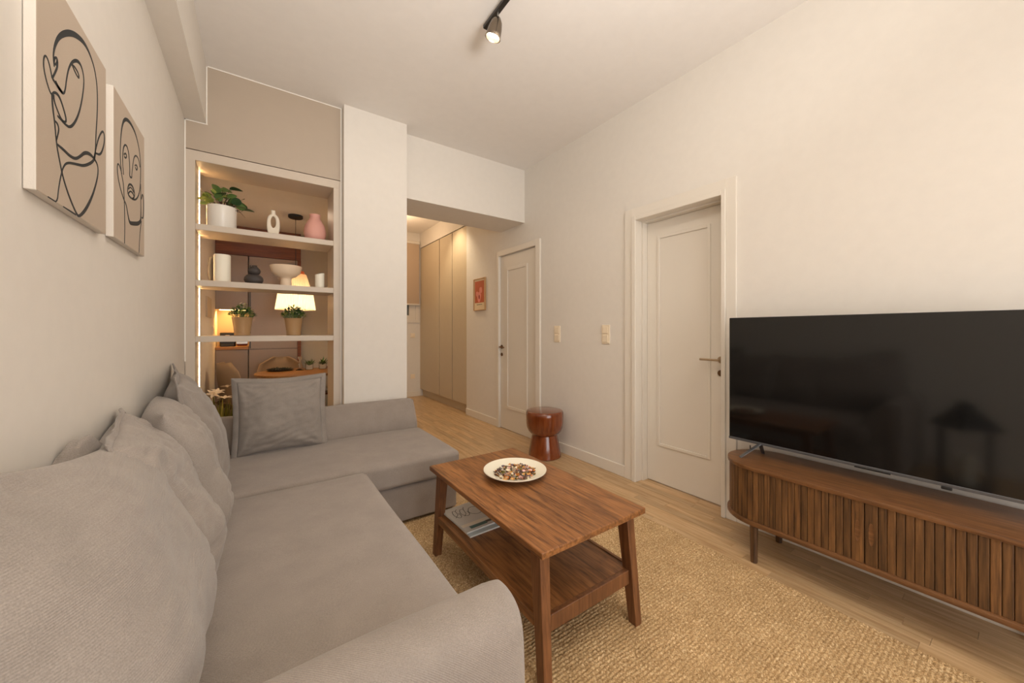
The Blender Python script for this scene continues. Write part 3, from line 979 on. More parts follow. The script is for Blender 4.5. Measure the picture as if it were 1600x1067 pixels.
t = thing('light_switch', 'small light switch on the kitchen left wall near the niche', 'switch', (XL, 5.13, 1.214))
link('plate', B(0, .010, -.04, .04, -.04, .04, .003, 2), PLASTIC, t)
link('rocker', B(.010, .014, -.026, .026, -.026, .026, .002, 1), PLASTIC, t)
o = None
# pendant
t = thing('pendant_lamp', 'glowing pendant lamp with a pleated cream shade on a black cord', 'lamp', (.34, 4.58, 2.449))
auto_smooth(link('ceiling_rose', lathe(bmesh.new(), [(.0, -.032), (.062, -.030), (.070, -.022), (.070, 0)], 36, cap=False), BLACK, t))
link('cord', tube(bmesh.new(), [(0, 0, -.03), (0, 0, -.61)], .003, 8), BLACK, t)
link('cap', lathe(bmesh.new(), [(.088, -.635), (.080, -.600), (.02, -.598)], 32), plain('cap_orange', srgb(216, 110, 66), 0.6), t)
SH = Mat('pleated_shade')
tr = SH.n('ShaderNodeBsdfTranslucent')
tr.inputs[0].default_value = srgb(255, 234, 204)
df = SH.n('ShaderNodeBsdfDiffuse')
df.inputs[0].default_value = srgb(240, 214, 178)
mx = SH.n('ShaderNodeMixShader')
mx.inputs[0].default_value = 0.62
SH.link(df.outputs[0], mx.inputs[1])
SH.link(tr.outputs[0], mx.inputs[2])
SH.link(mx.outputs[0], SH.out.inputs['Surface'])
link('shade', lathe(bmesh.new(), [(.187, -1.014), (.187, -1.006), (.162, -.835), (.135, -.76), (.100, -.635)], 96, pleat=.018, pn=1, cap=False), SH.m, t)
link('bulb', lathe(bmesh.new(), [(0, -.985), (.02, -.978), (.030, -.95), (.026, -.92), (.014, -.895), (.012, -.86)], 20), emissive('bulb_glow', (1.0, .78, .5, 1), 18.0), t)
link('lamp_holder', tube(bmesh.new(), [(0, 0, -.86), (0, 0, -.60)], .014, 12), BLACK, t)
point('pendant_bulb', (.34, 4.58, 1.49), 9.5, (1.0, .76, .48), .04)
# dining table
t = thing('dining_table', 'round oak dining table seen through the shelves', 'table', (.40, 4.77, 0))
auto_smooth(link('tabletop', lathe(bmesh.new(), [(.415, .722), (.43, .728), (.43, .745), (.425, .75)], 56), OAKT, t), 40)
auto_smooth(link('pedestal', lathe(bmesh.new(), [(.22, 0), (.22, .02), (.05, .05), (.035, .10), (.035, .68), (.12, .721)], 36), OAKT, t), 40)
t = thing('tray', 'black oval tray with dark foliage on the dining table', 'tray', (.215, 4.98, .75))
bm = lathe(bmesh.new(), [(.10, 0), (.125, .006), (.135, .022), (.128, .022), (.115, .010), (0, .008)], 40)
auto_smooth(link('dish', bm, BLACK, t))
tr_ = random.Random(4)
bm = bmesh.new()
for k in range(60):
    a = tr_.uniform(0, 2 * PI)
    r = .10 * math.sqrt(tr_.random())
    p = Vector((r * math.cos(a), r * math.sin(a), .012))
    q = p + Vector((tr_.uniform(-.02, .02), tr_.uniform(-.02, .02), tr_.uniform(.008, .03)))
    tube(bm, [tuple(p), tuple(q)], [.006, .001], 4)
o = link('foliage', bm, plain('dark_foliage', srgb(44, 50, 42), .7), t)
o['kind'] = 'stuff'
t = thing('candlestick', 'clear glass candlestick standing on the dining table', 'candlestick', (.405, 4.90, .75))
auto_smooth(link('stem', lathe(bmesh.new(), [(.040, 0), (.042, .006), (.012, .018), (.008, .05), (.016, .07), (.008, .09), (.008, .12), (.022, .145), (.024, .16)], 28), CLEAR, t), 60)
def jar_plant(x, y, label, seed):
    r_ = random.Random(seed)
    t = thing('jar_plant', label, 'plant', (x, y, .75), group='green sprigs in glass jars on the dining table')
    auto_smooth(link('jar', lathe(bmesh.new(), [(.038, 0), (.042, .004), (.042, .07), (.036, .085), (.034, .085), (.039, .068), (.039, .006), (0, .005)], 28), CLEAR, t), 60)
    bm = bmesh.new()
    for k in range(46):
        a = r_.uniform(0, 2 * PI)
        e = r_.uniform(.3, 1.3)
        L = r_.uniform(.05, .11)
        p = Vector((0, 0, .05))
        dr = Vector((math.cos(a) * math.cos(e), math.sin(a) * math.cos(e), math.sin(e)))
        q = p + dr * L
        sd = dr.cross(Vector((0, 0, 1))).normalized() * .008
        m_ = p.lerp(q, .7)
        bm.faces.new([bm.verts.new(p), bm.verts.new(m_ + sd), bm.verts.new(q), bm.verts.new(m_ - sd)])
    o = link('foliage', bm, GREEN, t)
    o['kind'] = 'stuff'
jar_plant(.505, 4.93, 'green sprigs in a glass jar beside the glass candlestick', 8)
jar_plant(.650, 4.95, 'green sprigs in a glass jar at the right edge of the dining table', 9)
def shell_chair(x, y, rz, label):
    t = thing('dining_chair', label, 'chair', (x, y, 0), rz, 'beige shell chairs around the dining table')
    # bucket shell: seat that turns up into a rounded back
    bm = bmesh.new()
    rows = []
    nv, nu = 12, 12
    for i in range(nv + 1):
        s = i / nv
        if s < .5:
            yy, zz = -.22 + .40 * s * 2, .45 - .02 * math.sin(PI * s * 2)
        else:
            q = (s - .5) * 2
            yy, zz = .18 + .07 * q, .45 + .44 * q ** 1.15
        row = []
        wd = .24 if s < .5 else .24 * math.sqrt(max(0.12, 1 - ((s - .5) * 2) ** 9))
        for j in range(nu + 1):
            u = j / nu * 2 - 1
            lift = .05 * abs(u) ** 3 * (1 if s < .5 else .2)
            fwd = -.09 * abs(u) ** 2.5 * (0 if s < .5 else 1)
            row.append(bm.verts.new((u * wd, yy + fwd, zz + lift)))
        rows.append(row)
    for a, b in zip(rows, rows[1:]):
        for j in range(nu):
            bm.faces.new((a[j], a[j + 1], b[j + 1], b[j]))
    bmesh.ops.recalc_face_normals(bm, faces=bm.faces)
    bmesh.ops.solidify(bm, geom=bm.faces[:], thickness=.012)
    link('seat_shell', bm, BEIGECH, t, smooth=True)
    for sx in (-1, 1):
        for sy in (-1, 1):
            link('leg', tube(bmesh.new(), [(sx * .13, sy * .12, .44), (sx * .19, sy * .19, 0)], [.014, .009], 10), OAKT, t)
shell_chair(.235, 5.06, 0.0, 'beige shell chair behind the dining table facing the room')
shell_chair(-.09, 4.62, PI * .62, 'beige shell chair at the left of the dining table, back turned sideways')
t = thing('side_rack', 'low walnut rack standing right of the dining table', 'rack', (.87, 5.30, 0))
for x in (-.17, .17):
    link('side', B(x - .01, x + .01, -.12, .12, 0, .74), KWOOD, t)
for z in (.08, .40, .72):
    link('shelf', B(-.16, .16, -.12, .12, z, z + .02), KWOOD, t)
o = auto_smooth(link('stacked_bowl', lathe(bmesh.new(), [(.04, 0), (.08, .03), (.10, .07), (.095, .07), (.07, .03), (0, .01)], 32), CREAMC, loc=(.83, 5.28, .42)))
o.name = 'serving_bowl'
tag(o, 'cream bowl on the middle shelf of the walnut rack', 'bowl')
# flowers low behind the sofa back
t = thing('flower_pot', 'white lilies with green leaves in a pot just behind the shelf opening', 'plant', (-.235, 3.80, .0))
auto_smooth(link('pot', lathe(bmesh.new(), [(.07, 0), (.09, .01), (.11, .26), (.10, .26), (.09, .22), (0, .21)], 32), DARKC, t), 40)
fr = random.Random(2)
bm = bmesh.new()
for k in range(44):
    a = fr.uniform(0, 2 * PI)
    r = fr.uniform(.02, .11)
    h = fr.uniform(.45, .70)
    p = Vector((r * .3 * math.cos(a), r * .3 * math.sin(a), .2))
    q = Vector((r * math.cos(a), r * math.sin(a), h))
    m_ = p.lerp(q, .6)
    sd = Vector((-math.sin(a), math.cos(a), 0)) * .014
    bm.faces.new([bm.verts.new(p), bm.verts.new(m_ + sd), bm.verts.new(q), bm.verts.new(m_ - sd)])
o = link('foliage', bm, plain('strap_leaf', srgb(110, 104, 34), .5, vary=.3, bscale=40), t)
for (fx, fy, fz, tl) in ((-.03, -.02, .71, .3), (.035, -.01, .745, -.2), (-.06, .02, .69, .6), (.02, -.05, .66, .1)):
    bm = bmesh.new()
    for k in range(6):
        a = k * PI / 3
        pts = leaf_mesh(.05, .022, .5)
        bmesh.ops.rotate(pts, verts=pts.verts, cent=(0, 0, 0), matrix=Matrix.Rotation(a, 3, 'Z') @ Matrix.Rotation(.7, 3, 'X'))
        me = bpy.data.meshes.new('tmp')
        pts.to_mesh(me)
        pts.free()
        bm.from_mesh(me)
        bpy.data.meshes.remove(me)
    o = link('flower', bm, PETALW, t, smooth=True, loc=(fx, fy, fz))
    o.rotation_euler = (tl, tl * .5, 0)

# ================================================================== RUG
def rug():
    x0, x1, y0, y1 = 0.44, 2.055, 0.02, 2.33
    px, py = 0.0050, 0.0036
    nx, ny = int((x1 - x0) / px), int((y1 - y0) / py)
    X = np.linspace(x0, x1, nx + 1)
    Y = np.linspace(y0, y1, ny + 1)
    gx, gy = np.meshgrid(X, Y, indexing='ij')
    rs = np.random.RandomState(3)
    # low-frequency wobble so that the rows are hand-woven, not ruled
    def wob(sc, amp):
        g = rs.rand(int((x1 - x0) / sc) + 3, int((y1 - y0) / sc) + 3)
        fx, fy = (gx - x0) / sc, (gy - y0) / sc
        i, j = fx.astype(int), fy.astype(int)
        a, b = fx - i, fy - j
        return amp * (g[i, j] * (1 - a) * (1 - b) + g[i + 1, j] * a * (1 - b) + g[i, j + 1] * (1 - a) * b + g[i + 1, j + 1] * a * b - .5)
    ry = gy + wob(.06, .006) + wob(.3, .01)
    rx = gx + wob(.05, .008)
    pitch = .0140
    row = np.floor(ry / pitch)
    t = ry / pitch - row
    rope = np.sin(PI * t) ** .6
    seg = .022
    ph = rx / seg + row * .5
    s = ph - np.floor(ph)
    knot = np.sin(PI * np.clip(s, 0, 1)) ** .6
    z = .004 + .0062 * rope * (.35 + .65 * knot) + wob(.011, .004) + wob(.25, .0015)
    # cross ribs at the two long borders
    z += .0015 * (np.sin(rx / .019 * PI) ** 2)
    z = np.maximum(z, .0015)
    edge = np.minimum.reduce([gx - x0, x1 - gx, gy - y0, y1 - gy])
    z *= np.clip(edge / .012, .15, 1)
    # slightly frayed outline, set a degree or so off the room axes
    fr_ = wob(.03, .010)
    gx2 = np.where((gx > x1 - .02), gx + fr_, gx) + (gy - 1.2) * .012
    n = (nx + 1) * (ny + 1)
    co = np.stack([gx2.ravel(), gy.ravel(), z.ravel()], 1).astype(np.float32)
    idx = np.arange(n).reshape(nx + 1, ny + 1)
    q = np.stack([idx[:-1, :-1].ravel(), idx[1:, :-1].ravel(), idx[1:, 1:].ravel(), idx[:-1, 1:].ravel()], 1).astype(np.int32)
    me = bpy.data.meshes.new('jute_rug')
    me.vertices.add(n)
    me.vertices.foreach_set('co', co.ravel())
    me.loops.add(q.size)
    me.loops.foreach_set('vertex_index', q.ravel())
    me.polygons.add(len(q))
    me.polygons.foreach_set('loop_start', np.arange(0, q.size, 4, dtype=np.int32))
    me.polygons.foreach_set('loop_total', np.full(len(q), 4, dtype=np.int32))
    me.update()
    me.validate()
    me.polygons.foreach_set('use_smooth', [True] * len(me.polygons))
    M = Mat('jute')
    v = M.coords((1, 1, 1))
    v2 = M.coords((.35, 1, 1))
    a = M.noise(v, 150, 4, .7)
    b = M.noise(v, 7, 3, .6)
    st = M.noise(v2, 420, 2, .6)
    c = M.ramp(a, [(.30, srgb(132, 100, 62)), (.5, srgb(196, 163, 117)), (.68, srgb(238, 216, 176))])
    c2 = M.ramp(st, [(.35, (.75, .72, .68, 1)), (.65, (1.15, 1.13, 1.1, 1))])
    c = M.mix(1.0, c, c2, 'MULTIPLY')
    c3 = M.ramp(b, [(.3, (.88, .86, .82, 1)), (.7, (1.08, 1.08, 1.08, 1))])
    c = M.mix(1.0, c, c3, 'MULTIPLY')
    M.link(c, M.bsdf.inputs['Base Color'])
    M.set(Roughness=.9)
    M.bump(st, .6, .002)
    me.materials.append(M.m)
    o = bpy.data.objects.new('jute_rug', me)
    COL.objects.link(o)
    tag(o, 'natural woven jute rug lying under the coffee table', 'rug')
rug()

# ================================================================== SOFA
sx0 = XL + .015
t = thing('corner_sofa', 'grey-taupe L-shaped corner sofa with a chaise, along the left wall', 'sofa', (0.1, 1.9, 0))
OX, OY = 0.1, 1.9
def soft_box(name, x0, x1, y0, y1, z0, z1, r, crown=0.012, seed=1, mat=SOFA, n=26, wr=0.003):
    """upholstered block: rounded edges, crowned top, faint unevenness"""
    bm = bmesh.new()
    bmesh.ops.create_cube(bm, size=2)
    bmesh.ops.subdivide_edges(bm, edges=bm.edges[:], cuts=n, use_grid_fill=True)
    hx, hy, hz = (x1 - x0) / 2, (y1 - y0) / 2, (z1 - z0) / 2
    c = Vector(((x0 + x1) / 2, (y0 + y1) / 2, (z0 + z1) / 2))
    for v in bm.verts:
        # finer spacing towards the edges
        p = Vector([math.copysign(1 - (1 - abs(k)) ** 1.5, k) for k in v.co])
        p = Vector((p.x * hx, p.y * hy, p.z * hz))
        q = Vector([max(-h + r, min(h - r, k)) for k, h in zip(p, (hx, hy, hz))])
        dlt = p - q
        if dlt.length > 1e-6:
            p = q + dlt.normalized() * min(r, max(abs(dlt.x), abs(dlt.y), abs(dlt.z)))
        u, w = p.x / hx, p.y / hy
        if p.z > 0:
            p.z += crown * max(0, (1 - u ** 4)) * max(0, (1 - w ** 4)) * (p.z / hz)
        wv = noise.noise((p + c) * 3.2 + Vector((seed, 0, 0))) * wr + noise.noise((p + c) * 9 + Vector((0, seed, 0))) * wr * .3
        nn = dlt.normalized() if dlt.length > 1e-6 else Vector((0, 0, 0))
        v.co = p + c - Vector((OX, OY, 0)) + nn * wv
    return link(name, bm, mat, t, smooth=True)
soft_box('base', sx0, .492, .72, 2.19, .03, .27, .02, 0, 1)
soft_box('seat_cushion', sx0 + .02, .507, .80, 2.175, .26, .415, .035, .016, 2)
soft_box('storage_base', sx0, 1.105, 2.238, 3.00, .025, .252, .018, 0, 3)
soft_box('chaise_cushion', sx0, 1.112, 2.20, 2.96, .256, .412, .032, .014, 4)
soft_box('back', sx0 - .01, sx0 + .14, .70, 3.10, .05, .64, .05, 0, 5)
# fabric seam under the chaise top and hem tape
def arm(name, x0, x1, ys, seed):
    """arm that leans away from the seat, rounded over at the top; ys(z-profile) gives (y, z)"""
    prof = smooth_poly(ys, 3)
    n = len(prof)
    cy = sum(p[0] for p in prof) / n
    bm = bmesh.new()
    stations = []
    N = 22
    for i in range(N + 1):
        s = i / N
        stations.append((x0 + (x1 - x0) * s, 1.0))
    R = .045
    for k in range(1, 7):
        a = k / 6 * PI / 2
        stations.append((x1 + R * math.sin(a), 1 - (1 - math.cos(a)) * .42))
    rows = []
    for x, s in stations:
        row = []
        for (y, z) in prof:
            zc = .34
            yy = y
            zz = z
            if s < 1:
                inset = (1 - s) * .10
                # shrink towards the middle of the section
                dy = cy + (z - .3) * (prof[0][0] * 0) - y
                yy = y + max(-inset, min(inset, dy))
                if z > zc:
                    zz = z - inset * .75 * min(1, (z - zc) / .2)
            wv = noise.noise(Vector((x * 4, y * 6, z * 6 + seed))) * .003
            row.append(bm.verts.new((x - OX, yy - OY + wv, zz + wv)))
        rows.append(row)
    for a, b in zip(rows, rows[1:]):
        for k in range(n):
            j = (k + 1) % n
            bm.faces.new((a[k], a[j], b[j], b[k]))
    bm.faces.new(rows[0])
    bm.faces.new(rows[-1])
    bmesh.ops.recalc_face_normals(bm, faces=bm.faces)
    o = auto_smooth(link(name, bm, SOFA, t), 50)
    # piping seam around the front end
    bm = bmesh.new()
    k0 = len(stations) - 4
    ring = [tuple(v) for v in []]
    return o
near = [(.88, .03), (.88, .20), (.87, .42), (.82, .52), (.745, .618), (.70, .640), (.64, .635), (.605, .60), (.60, .50), (.60, .20), (.60, .03), (.74, .03)]
arm('armrest', sx0, .425, near, 1)
far = [(2.95, .03), (2.95, .20), (2.95, .42), (2.97, .50), (3.03, .600), (3.07, .632), (3.13, .630), (3.18, .60), (3.19, .50), (3.19, .20), (3.19, .03), (3.08, .03)]
arm('armrest', sx0, 1.06, far, 2)
for x, y in ((-.30, .75), (.40, .78), (-.30, 3.10), (1.0, 3.05), (1.0, 2.33), (.42, 2.1)):
    link('foot', lathe(bmesh.new(), [(.02, 0), (.025, .035)], 16, cx=x - OX, cy=y - OY), BLACK, t)

# ================================================================== CUSHIONS
def cushion(label, base, wdir, hdir, W, H, T, seed, flange=0.0, mat=CUSH, pin=.10, sag=.25, lump=.02, wr=.006, top_fold=0.0, N=46, rnd=0.0):
    """base = middle of the lower edge; wdir/hdir span the cushion, normal is wdir x hdir"""
    wd = Vector(wdir).normalized()
    hd = Vector(hdir).normalized()
    nd = wd.cross(hd).normalized()
    hd = nd.cross(wd).normalized()
    sd = seed * 7.3
    bm = bmesh.new()
    lin = [math.copysign(1 - (1 - abs(k)) ** 1.35, k) for k in np.linspace(-1, 1, N + 1)]
    def outline(u, v):
        x = W / 2 * u * (1 - pin * (1 - v * v) * abs(u) ** 3)
        y = H / 2 * v * (1 - pin * (1 - u * u) * abs(v) ** 3)
        if v > 0:
            y -= sag * .10 * H * v * v * (1 - u * u)
        k = 1 - rnd * (abs(u) * abs(v)) ** 3 * 1.6
        return x * k, y * k
    def thick(u, v):
        e = max(0.0, (1 - abs(u) ** 2.6)) * max(0.0, (1 - abs(v) ** 2.6))
        return T / 2 * e ** .55 * (1 - sag * v * .55)
    def wrk(u, v, side):
        # broad lumps, and creases that fan out from the corners
        p = Vector((u * 1.3 + sd, v * 1.3, side * 3))
        a = noise.noise(p) * lump
        e = min(1, (1 - abs(u)) * 5) * min(1, (1 - abs(v)) * 5)
        w = 0
        for cu, cv in ((-1, -1), (1, -1), (-1, 1), (1, 1)):
            du, dv = u - cu, v - cv
            r = math.hypot(du, dv)
            th = math.atan2(dv, du)
            w += math.sin(th * 9 + cu * 2 + sd + noise.noise(Vector((r * 2, th, sd))) * 3) * math.exp(-r * 2.1) * min(1, r * 3)
        w2 = noise.noise(Vector((u * 2.2 + v * 1.1 + sd, v * 6.0 - u * 2, side + 5)))
        w2 = (1 - abs(w2) * 2) ** 3 if abs(w2) < .5 else 0
        return (a + wr * w - wr * .9 * w2) * e
    org = Vector(base) + hd * H / 2
    grid = {}
    for side in (1, -1):
        for i, u in enumerate(lin):
            for j, v in enumerate(lin):
                if side == -1 and (i in (0, N) or j in (0, N)):
                    grid[(-1, i, j)] = grid[(1, i, j)]
                    continue
                x, y = outline(u, v)
                z = thick(u, v) * side + (wrk(u, v, side) if side > 0 else 0)
                z += noise.noise(Vector((u * 1.5, v * 1.5, sd + 20))) * .012
                if top_fold and v > .75:
                    z += top_fold * (v - .75) * 4 * math.sin(u * 4 + sd)
                grid[(side, i, j)] = bm.verts.new(org + wd * x + hd * y + nd * z)
    for side in (1, -1):
        for i in range(N):
            for j in range(N):
                q = [grid[(side, i, j)], grid[(side, i + 1, j)], grid[(side, i + 1, j + 1)], grid[(side, i, j + 1)]]
                bm.faces.new(q if side > 0 else q[::-1])
    me_o = link('throw_cushion', bm, mat, smooth=True)
    # put the origin at the cushion's base
    me_o.data.transform(Matrix.Translation(-Vector(base)))
    me_o.location = base
    tag(me_o, label, 'cushion', 'loose back cushions of the corner sofa')
    bm = bmesh.new()
    if flange:
        n4 = [(lin[k], -1) for k in range(N)] + [(1, lin[k]) for k in range(N)] + [(lin[N - k], 1) for k in range(N)] + [(-1, lin[N - k]) for k in range(N)]
        rows = []
        for (u, v) in n4:
            x, y = outline(u, v)
            x2 = x + flange * (1 if u >= 1 else -1 if u <= -1 else u * .0) + (flange * u if abs(v) == 1 else 0) * (1 if abs(u) > .97 else 0) * 0
            y2 = y + flange * (1 if v >= 1 else -1 if v <= -1 else 0)
            if abs(v) == 1 and abs(u) > .9:
                x2 = x + flange * math.copysign((abs(u) - .9) / .1, u)
            if abs(u) == 1 and abs(v) > .9:
                y2 = y + flange * math.copysign((abs(v) - .9) / .1, v)
            z0 = noise.noise(Vector((u * 1.5, v * 1.5, sd + 20))) * .012
            zw = z0 + noise.noise(Vector((u * 4, v * 4, sd + 9))) * flange * .55
            rows.append([org + wd * x + hd * y + nd * (z0 + .004), org + wd * x2 + hd * y2 + nd * (zw + .003), org + wd * x2 + hd * y2 + nd * (zw - .003), org + wd * x + hd * y + nd * (z0 - .004)])
        R = [[bm.verts.new(p - Vector(base)) for p in r] for r in rows]
        for k in range(len(R)):
            a, b = R[k], R[(k + 1) % len(R)]
            for m in range(3):
                bm.faces.new((a[m], b[m], b[m + 1], a[m + 1]))
        bmesh.ops.recalc_face_normals(bm, faces=bm.faces)
        link('flange', bm, mat, me_o, smooth=True)
    return me_o

ZS = .425
c1 = cushion('huge slouching grey cushion nearest the camera, filling the left corner of the view', (-.172, 1.01, ZS + .022), (.06, 1, -.17), (-.30, 0, 1), .78, .575, .24, 1, 0, pin=.03, sag=.75, lump=.035, wr=.008, rnd=.05)
def corner_fold(parent, pts, w, seed):
    # a flap of loose cover cloth folded over along the top seam
    bm = bmesh.new()
    rows = []
    for i, (p, h) in enumerate(pts):
        row = []
        for k in range(9):
            a = k / 8 * PI
            q = Vector(p) + Vector((w * math.cos(a) * .55, 0, h * math.sin(a)))
            q += Vector((0, noise.noise(Vector((i * .9, k * .5, seed))) * .008, noise.noise(Vector((i * .7, k * .8, seed + 4))) * .012))
            row.append(bm.verts.new(q - parent.location))
        rows.append(row)
    for a, b in zip(rows, rows[1:]):
        for k in range(8):
            bm.faces.new((a[k], a[k + 1], b[k + 1], b[k]))
    bm.faces.new(rows[0])
    bm.faces.new(rows[-1])
    bmesh.ops.recalc_face_normals(bm, faces=bm.faces)
    bmesh.ops.subdivide_edges(bm, edges=bm.edges[:], cuts=1, use_grid_fill=True, smooth=.6)
    link('corner_fold', bm, CUSH, parent, smooth=True)
corner_fold(c1, [((-.374, 1.33, .880), .010), ((-.370, 1.36, .888), .040), ((-.365, 1.40, .884), .044), ((-.360, 1.44, .872), .034), ((-.352, 1.48, .855), .024), ((-.345, 1.51, .840), .008)], .045, 3)
c2 = cushion('second grey back cushion from the camera, creased and partly behind the nearest one', (-.17, 1.55, ZS), (-.16, 1, 0), (-.34, 0, 1), .60, .545, .23, 2, .016, pin=.04, sag=.35, lump=.03, wr=.013, rnd=.05)
cushion('third grey back cushion from the camera, between the creased one and the far corner one', (-.16, 1.98, ZS), (-.20, 1, 0), (-.33, 0, 1), .56, .54, .22, 3, 0, pin=.04, sag=.25, lump=.025, wr=.011, rnd=.055)
cushion('grey flanged cushion in the far corner with its pointed corner standing up', (-.18, 2.46, ZS), (-.13, 1, 0.02), (-.28, 0.05, 1), .67, .575, .20, 4, .036, CUSH2, pin=.06, sag=.1, lump=.02, wr=.008)
cushion('square grey cushion with a flat stitched border leaning on the far armrest', (.135, 2.84, ZS - .004), (1, .02, 0), (0, .17, 1), .48, .46, .17, 5, .030, CUSH2, pin=.045, sag=.15, lump=.018, wr=.010)

# ================================================================== COFFEE TABLE
t = thing('coffee_table', 'brown oak coffee table with splayed legs and a lower shelf, on the rug', 'table', (1.031, 1.394, 0))
cx, cy = 1.031, 1.394
zr = .008
link('tabletop', B(.758 - cx, 1.305 - cx, .92 - cy, 1.868 - cy, .456, .480, .004, 2), TABLEW, t)
def leg(sx, sy):
    bm = bmesh.new()
    top = Vector((sx * .228, sy * .405, .456))
    bot = Vector((sx * .240, sy * .448, zr))
    w, dpt = .0215, .024
    lo, hi = [], []
    for dx, dy in ((-1, -1), (1, -1), (1, 1), (-1, 1)):
        lo.append(bm.verts.new(bot + Vector((dx * w * .82, dy * dpt * .82, 0))))
        hi.append(bm.verts.new(top + Vector((dx * w, dy * dpt * 1.15, 0))))
    fs = [bm.faces.new(lo), bm.faces.new(hi)]
    for i in range(4):
        j = (i + 1) % 4
        fs.append(bm.faces.new((lo[i], lo[j], hi[j], hi[i])))
    bmesh.ops.recalc_face_normals(bm, faces=fs)
    bmesh.ops.bevel(bm, geom=bm.edges[:], offset=.0025, segments=2, profile=.5, affect='EDGES')
    link('leg', bm, LEGW, t)
for a in (-1, 1):
    for b in (-1, 1):
        leg(a, b)
link('shelf', B(-.236, .236, -.419, .419, .207, .225, .002, 1), TABLEW, t)
for s in (-1, 1):
    link('shelf_rail', B(-.212, .212, s * .430 - .010, s * .430 + .010, .172, .229, .002, 1), LEGW, t)
    link('shelf_rail', B(s * .244 - .009, s * .244 + .009, -.405, .405, .190, .228, .002, 1), TABLEW, t)
for s in (-1, 1):
    link('apron', B(s * .225 - .009, s * .225 + .009, -.385, .385, .420, .456, .002, 1), TABLEW, t)

t = thing('plate', 'cream stoneware plate holding dried petals on the coffee table', 'plate', (1.060, 1.500, .4805))
auto_smooth(link('dish', lathe(bmesh.new(), [(.075, 0), (.085, .002), (.118, .012), (.150, .026), (.157, .031), (.157, .034), (.150, .033), (.118, .018), (.088, .009), (0, .008)], 72), PLATEC, t), 50)
pr = random.Random(21)
bm = bmesh.new()
for k in range(330):
    a = pr.uniform(0, 2 * PI)
    r = .105 * math.sqrt(pr.random())
    h = .012 + .030 * (1 - (r / .12) ** 2) * pr.random()
    s = pr.uniform(.005, .013)
    c = Vector((1.060 + r * math.cos(a), 1.500 + r * math.sin(a) * .9, .4805 + h))
    m = Matrix.Rotation(pr.uniform(0, 6.3), 3, 'Z') @ Matrix.Rotation(pr.uniform(-1.2, 1.2), 3, 'X')
    mi = pr.choice((0, 0, 1, 1, 2, 3, 3, 4, 4, 5, 6))
    vs = []
    n = 6
    cu = pr.uniform(.3, 1.2)
    for i in range(n):
        th = 2 * PI * i / n
        vs.append(bm.verts.new(c + m @ Vector((s * math.cos(th), s * .65 * math.sin(th), cu * s * math.cos(th) ** 2 * .6))))
    cc = bm.verts.new(c + m @ Vector((0, 0, -s * .15)))
    for i in range(n):
        f = bm.faces.new((vs[i], vs[(i + 1) % n], cc))
        f.material_index = mi
        f.smooth = True
PM = [plain('petal_tan', srgb(206, 152, 84), .8), plain('petal_cream', srgb(246, 228, 196), .8), plain('petal_olive', srgb(120, 110, 48), .8), plain('petal_brown', srgb(104, 70, 50), .8), plain('petal_purple', srgb(112, 92, 100), .8), plain('petal_orange', srgb(214, 134, 60), .8), plain('petal_pink', srgb(232, 186, 176), .8)]
o = link('dried_petals', bm, None, mats=PM)
o['kind'] = 'stuff'
tag(o, 'mixed dried flower petals heaped in the cream plate', 'potpourri')

# magazines on the lower shelf
def magazine(x, y, z, w, l, h, rz, label, mat):
    t = thing('magazine', label, 'magazine', (x, y, z), rz, 'magazines on the lower shelf of the coffee table')
    link('cover', B(-w / 2, w / 2, -l / 2, l / 2, h - .0012, h), mat, t)
    link('cover', B(-w / 2, w / 2, -l / 2, l / 2, 0, .0012), mat, t)
    link('pages', B(-w / 2 + .001, w / 2 - .002, -l / 2 + .002, l / 2 - .002, .0012, h - .0012), plain('page_white', srgb(226, 222, 212), .8), t)
    return t
COVA = plain('cover_grey', srgb(206, 204, 200), .35)
COVB = plain('cover_pale_blue', srgb(196, 206, 208), .35)
magazine(.925, 1.672, .2235, .205, .275, .010, .02, 'pale magazine lying under the one with the scribbled cover', COVB)
t = magazine(.915, 1.695, .2338, .200, .265, .008, .05, 'grey magazine with a scribbled dark drawing and teal strip on its cover, on top', COVA)
bm = bmesh.new()
def squiggle(pts, w):
    tube(bm, [(x, y, .0083) for x, y in pts], w, 6)
for cx_, cy_, rx_, ry_ in ((.045, .035, .034, .042), (-.012, .045, .020, .040), (-.055, .05, .015, .042)):
    squiggle([(cx_ + rx_ * math.cos(a + .8) * (1 + .1 * math.sin(3 * a)), cy_ + ry_ * math.sin(a + .8)) for a in np.linspace(0, 5.6, 18)], .0016)
squiggle([(-.075, .02), (-.05, .045), (-.045, .085), (-.03, .10)], .0015)
squiggle([(-.03, .01), (-.01, .03), (.0, .08), (.012, .10)], .0015)
for v in bm.verts:
    v.co.z = .0080 + (v.co.z - .0080) * .25
link('cover_drawing', bm, INK, t)
link('teal_strip', B(-.065, .03, -.115, -.092, .008, .0086), plain('cover_teal', srgb(24, 96, 100), .4), t)
link('dark_strip', B(.03, .095, -.108, -.090, .008, .0086), plain('cover_dark', srgb(44, 42, 40), .4), t)
link('white_strip', B(-.095, .085, -.086, -.062, .008, .0085), plain('cover_white', srgb(232, 222, 206), .4), t)

# ================================================================== STOOL
prof = [(.150, 0), (.158, .006), (.156, .03), (.140, .12), (.127, .185), (.122, .205), (.121, .212), (.135, .222), (.160, .250), (.174, .285), (.180, .33), (.182, .40), (.180, .425), (.172, .438), (.160, .441), (.0, .4405)]
t = thing('drum_stool', 'glossy mahogany hourglass stool standing against the right wall', 'stool', (2.285, 2.735, 0))
auto_smooth(link('base', lathe(bmesh.new(), prof[:7], 64), MAHOG, t), 50)
auto_smooth(link('seat', lathe(bmesh.new(), [(.115, .2121), (.121, .2122)] + prof[7:], 64), MAHOG, t), 50)

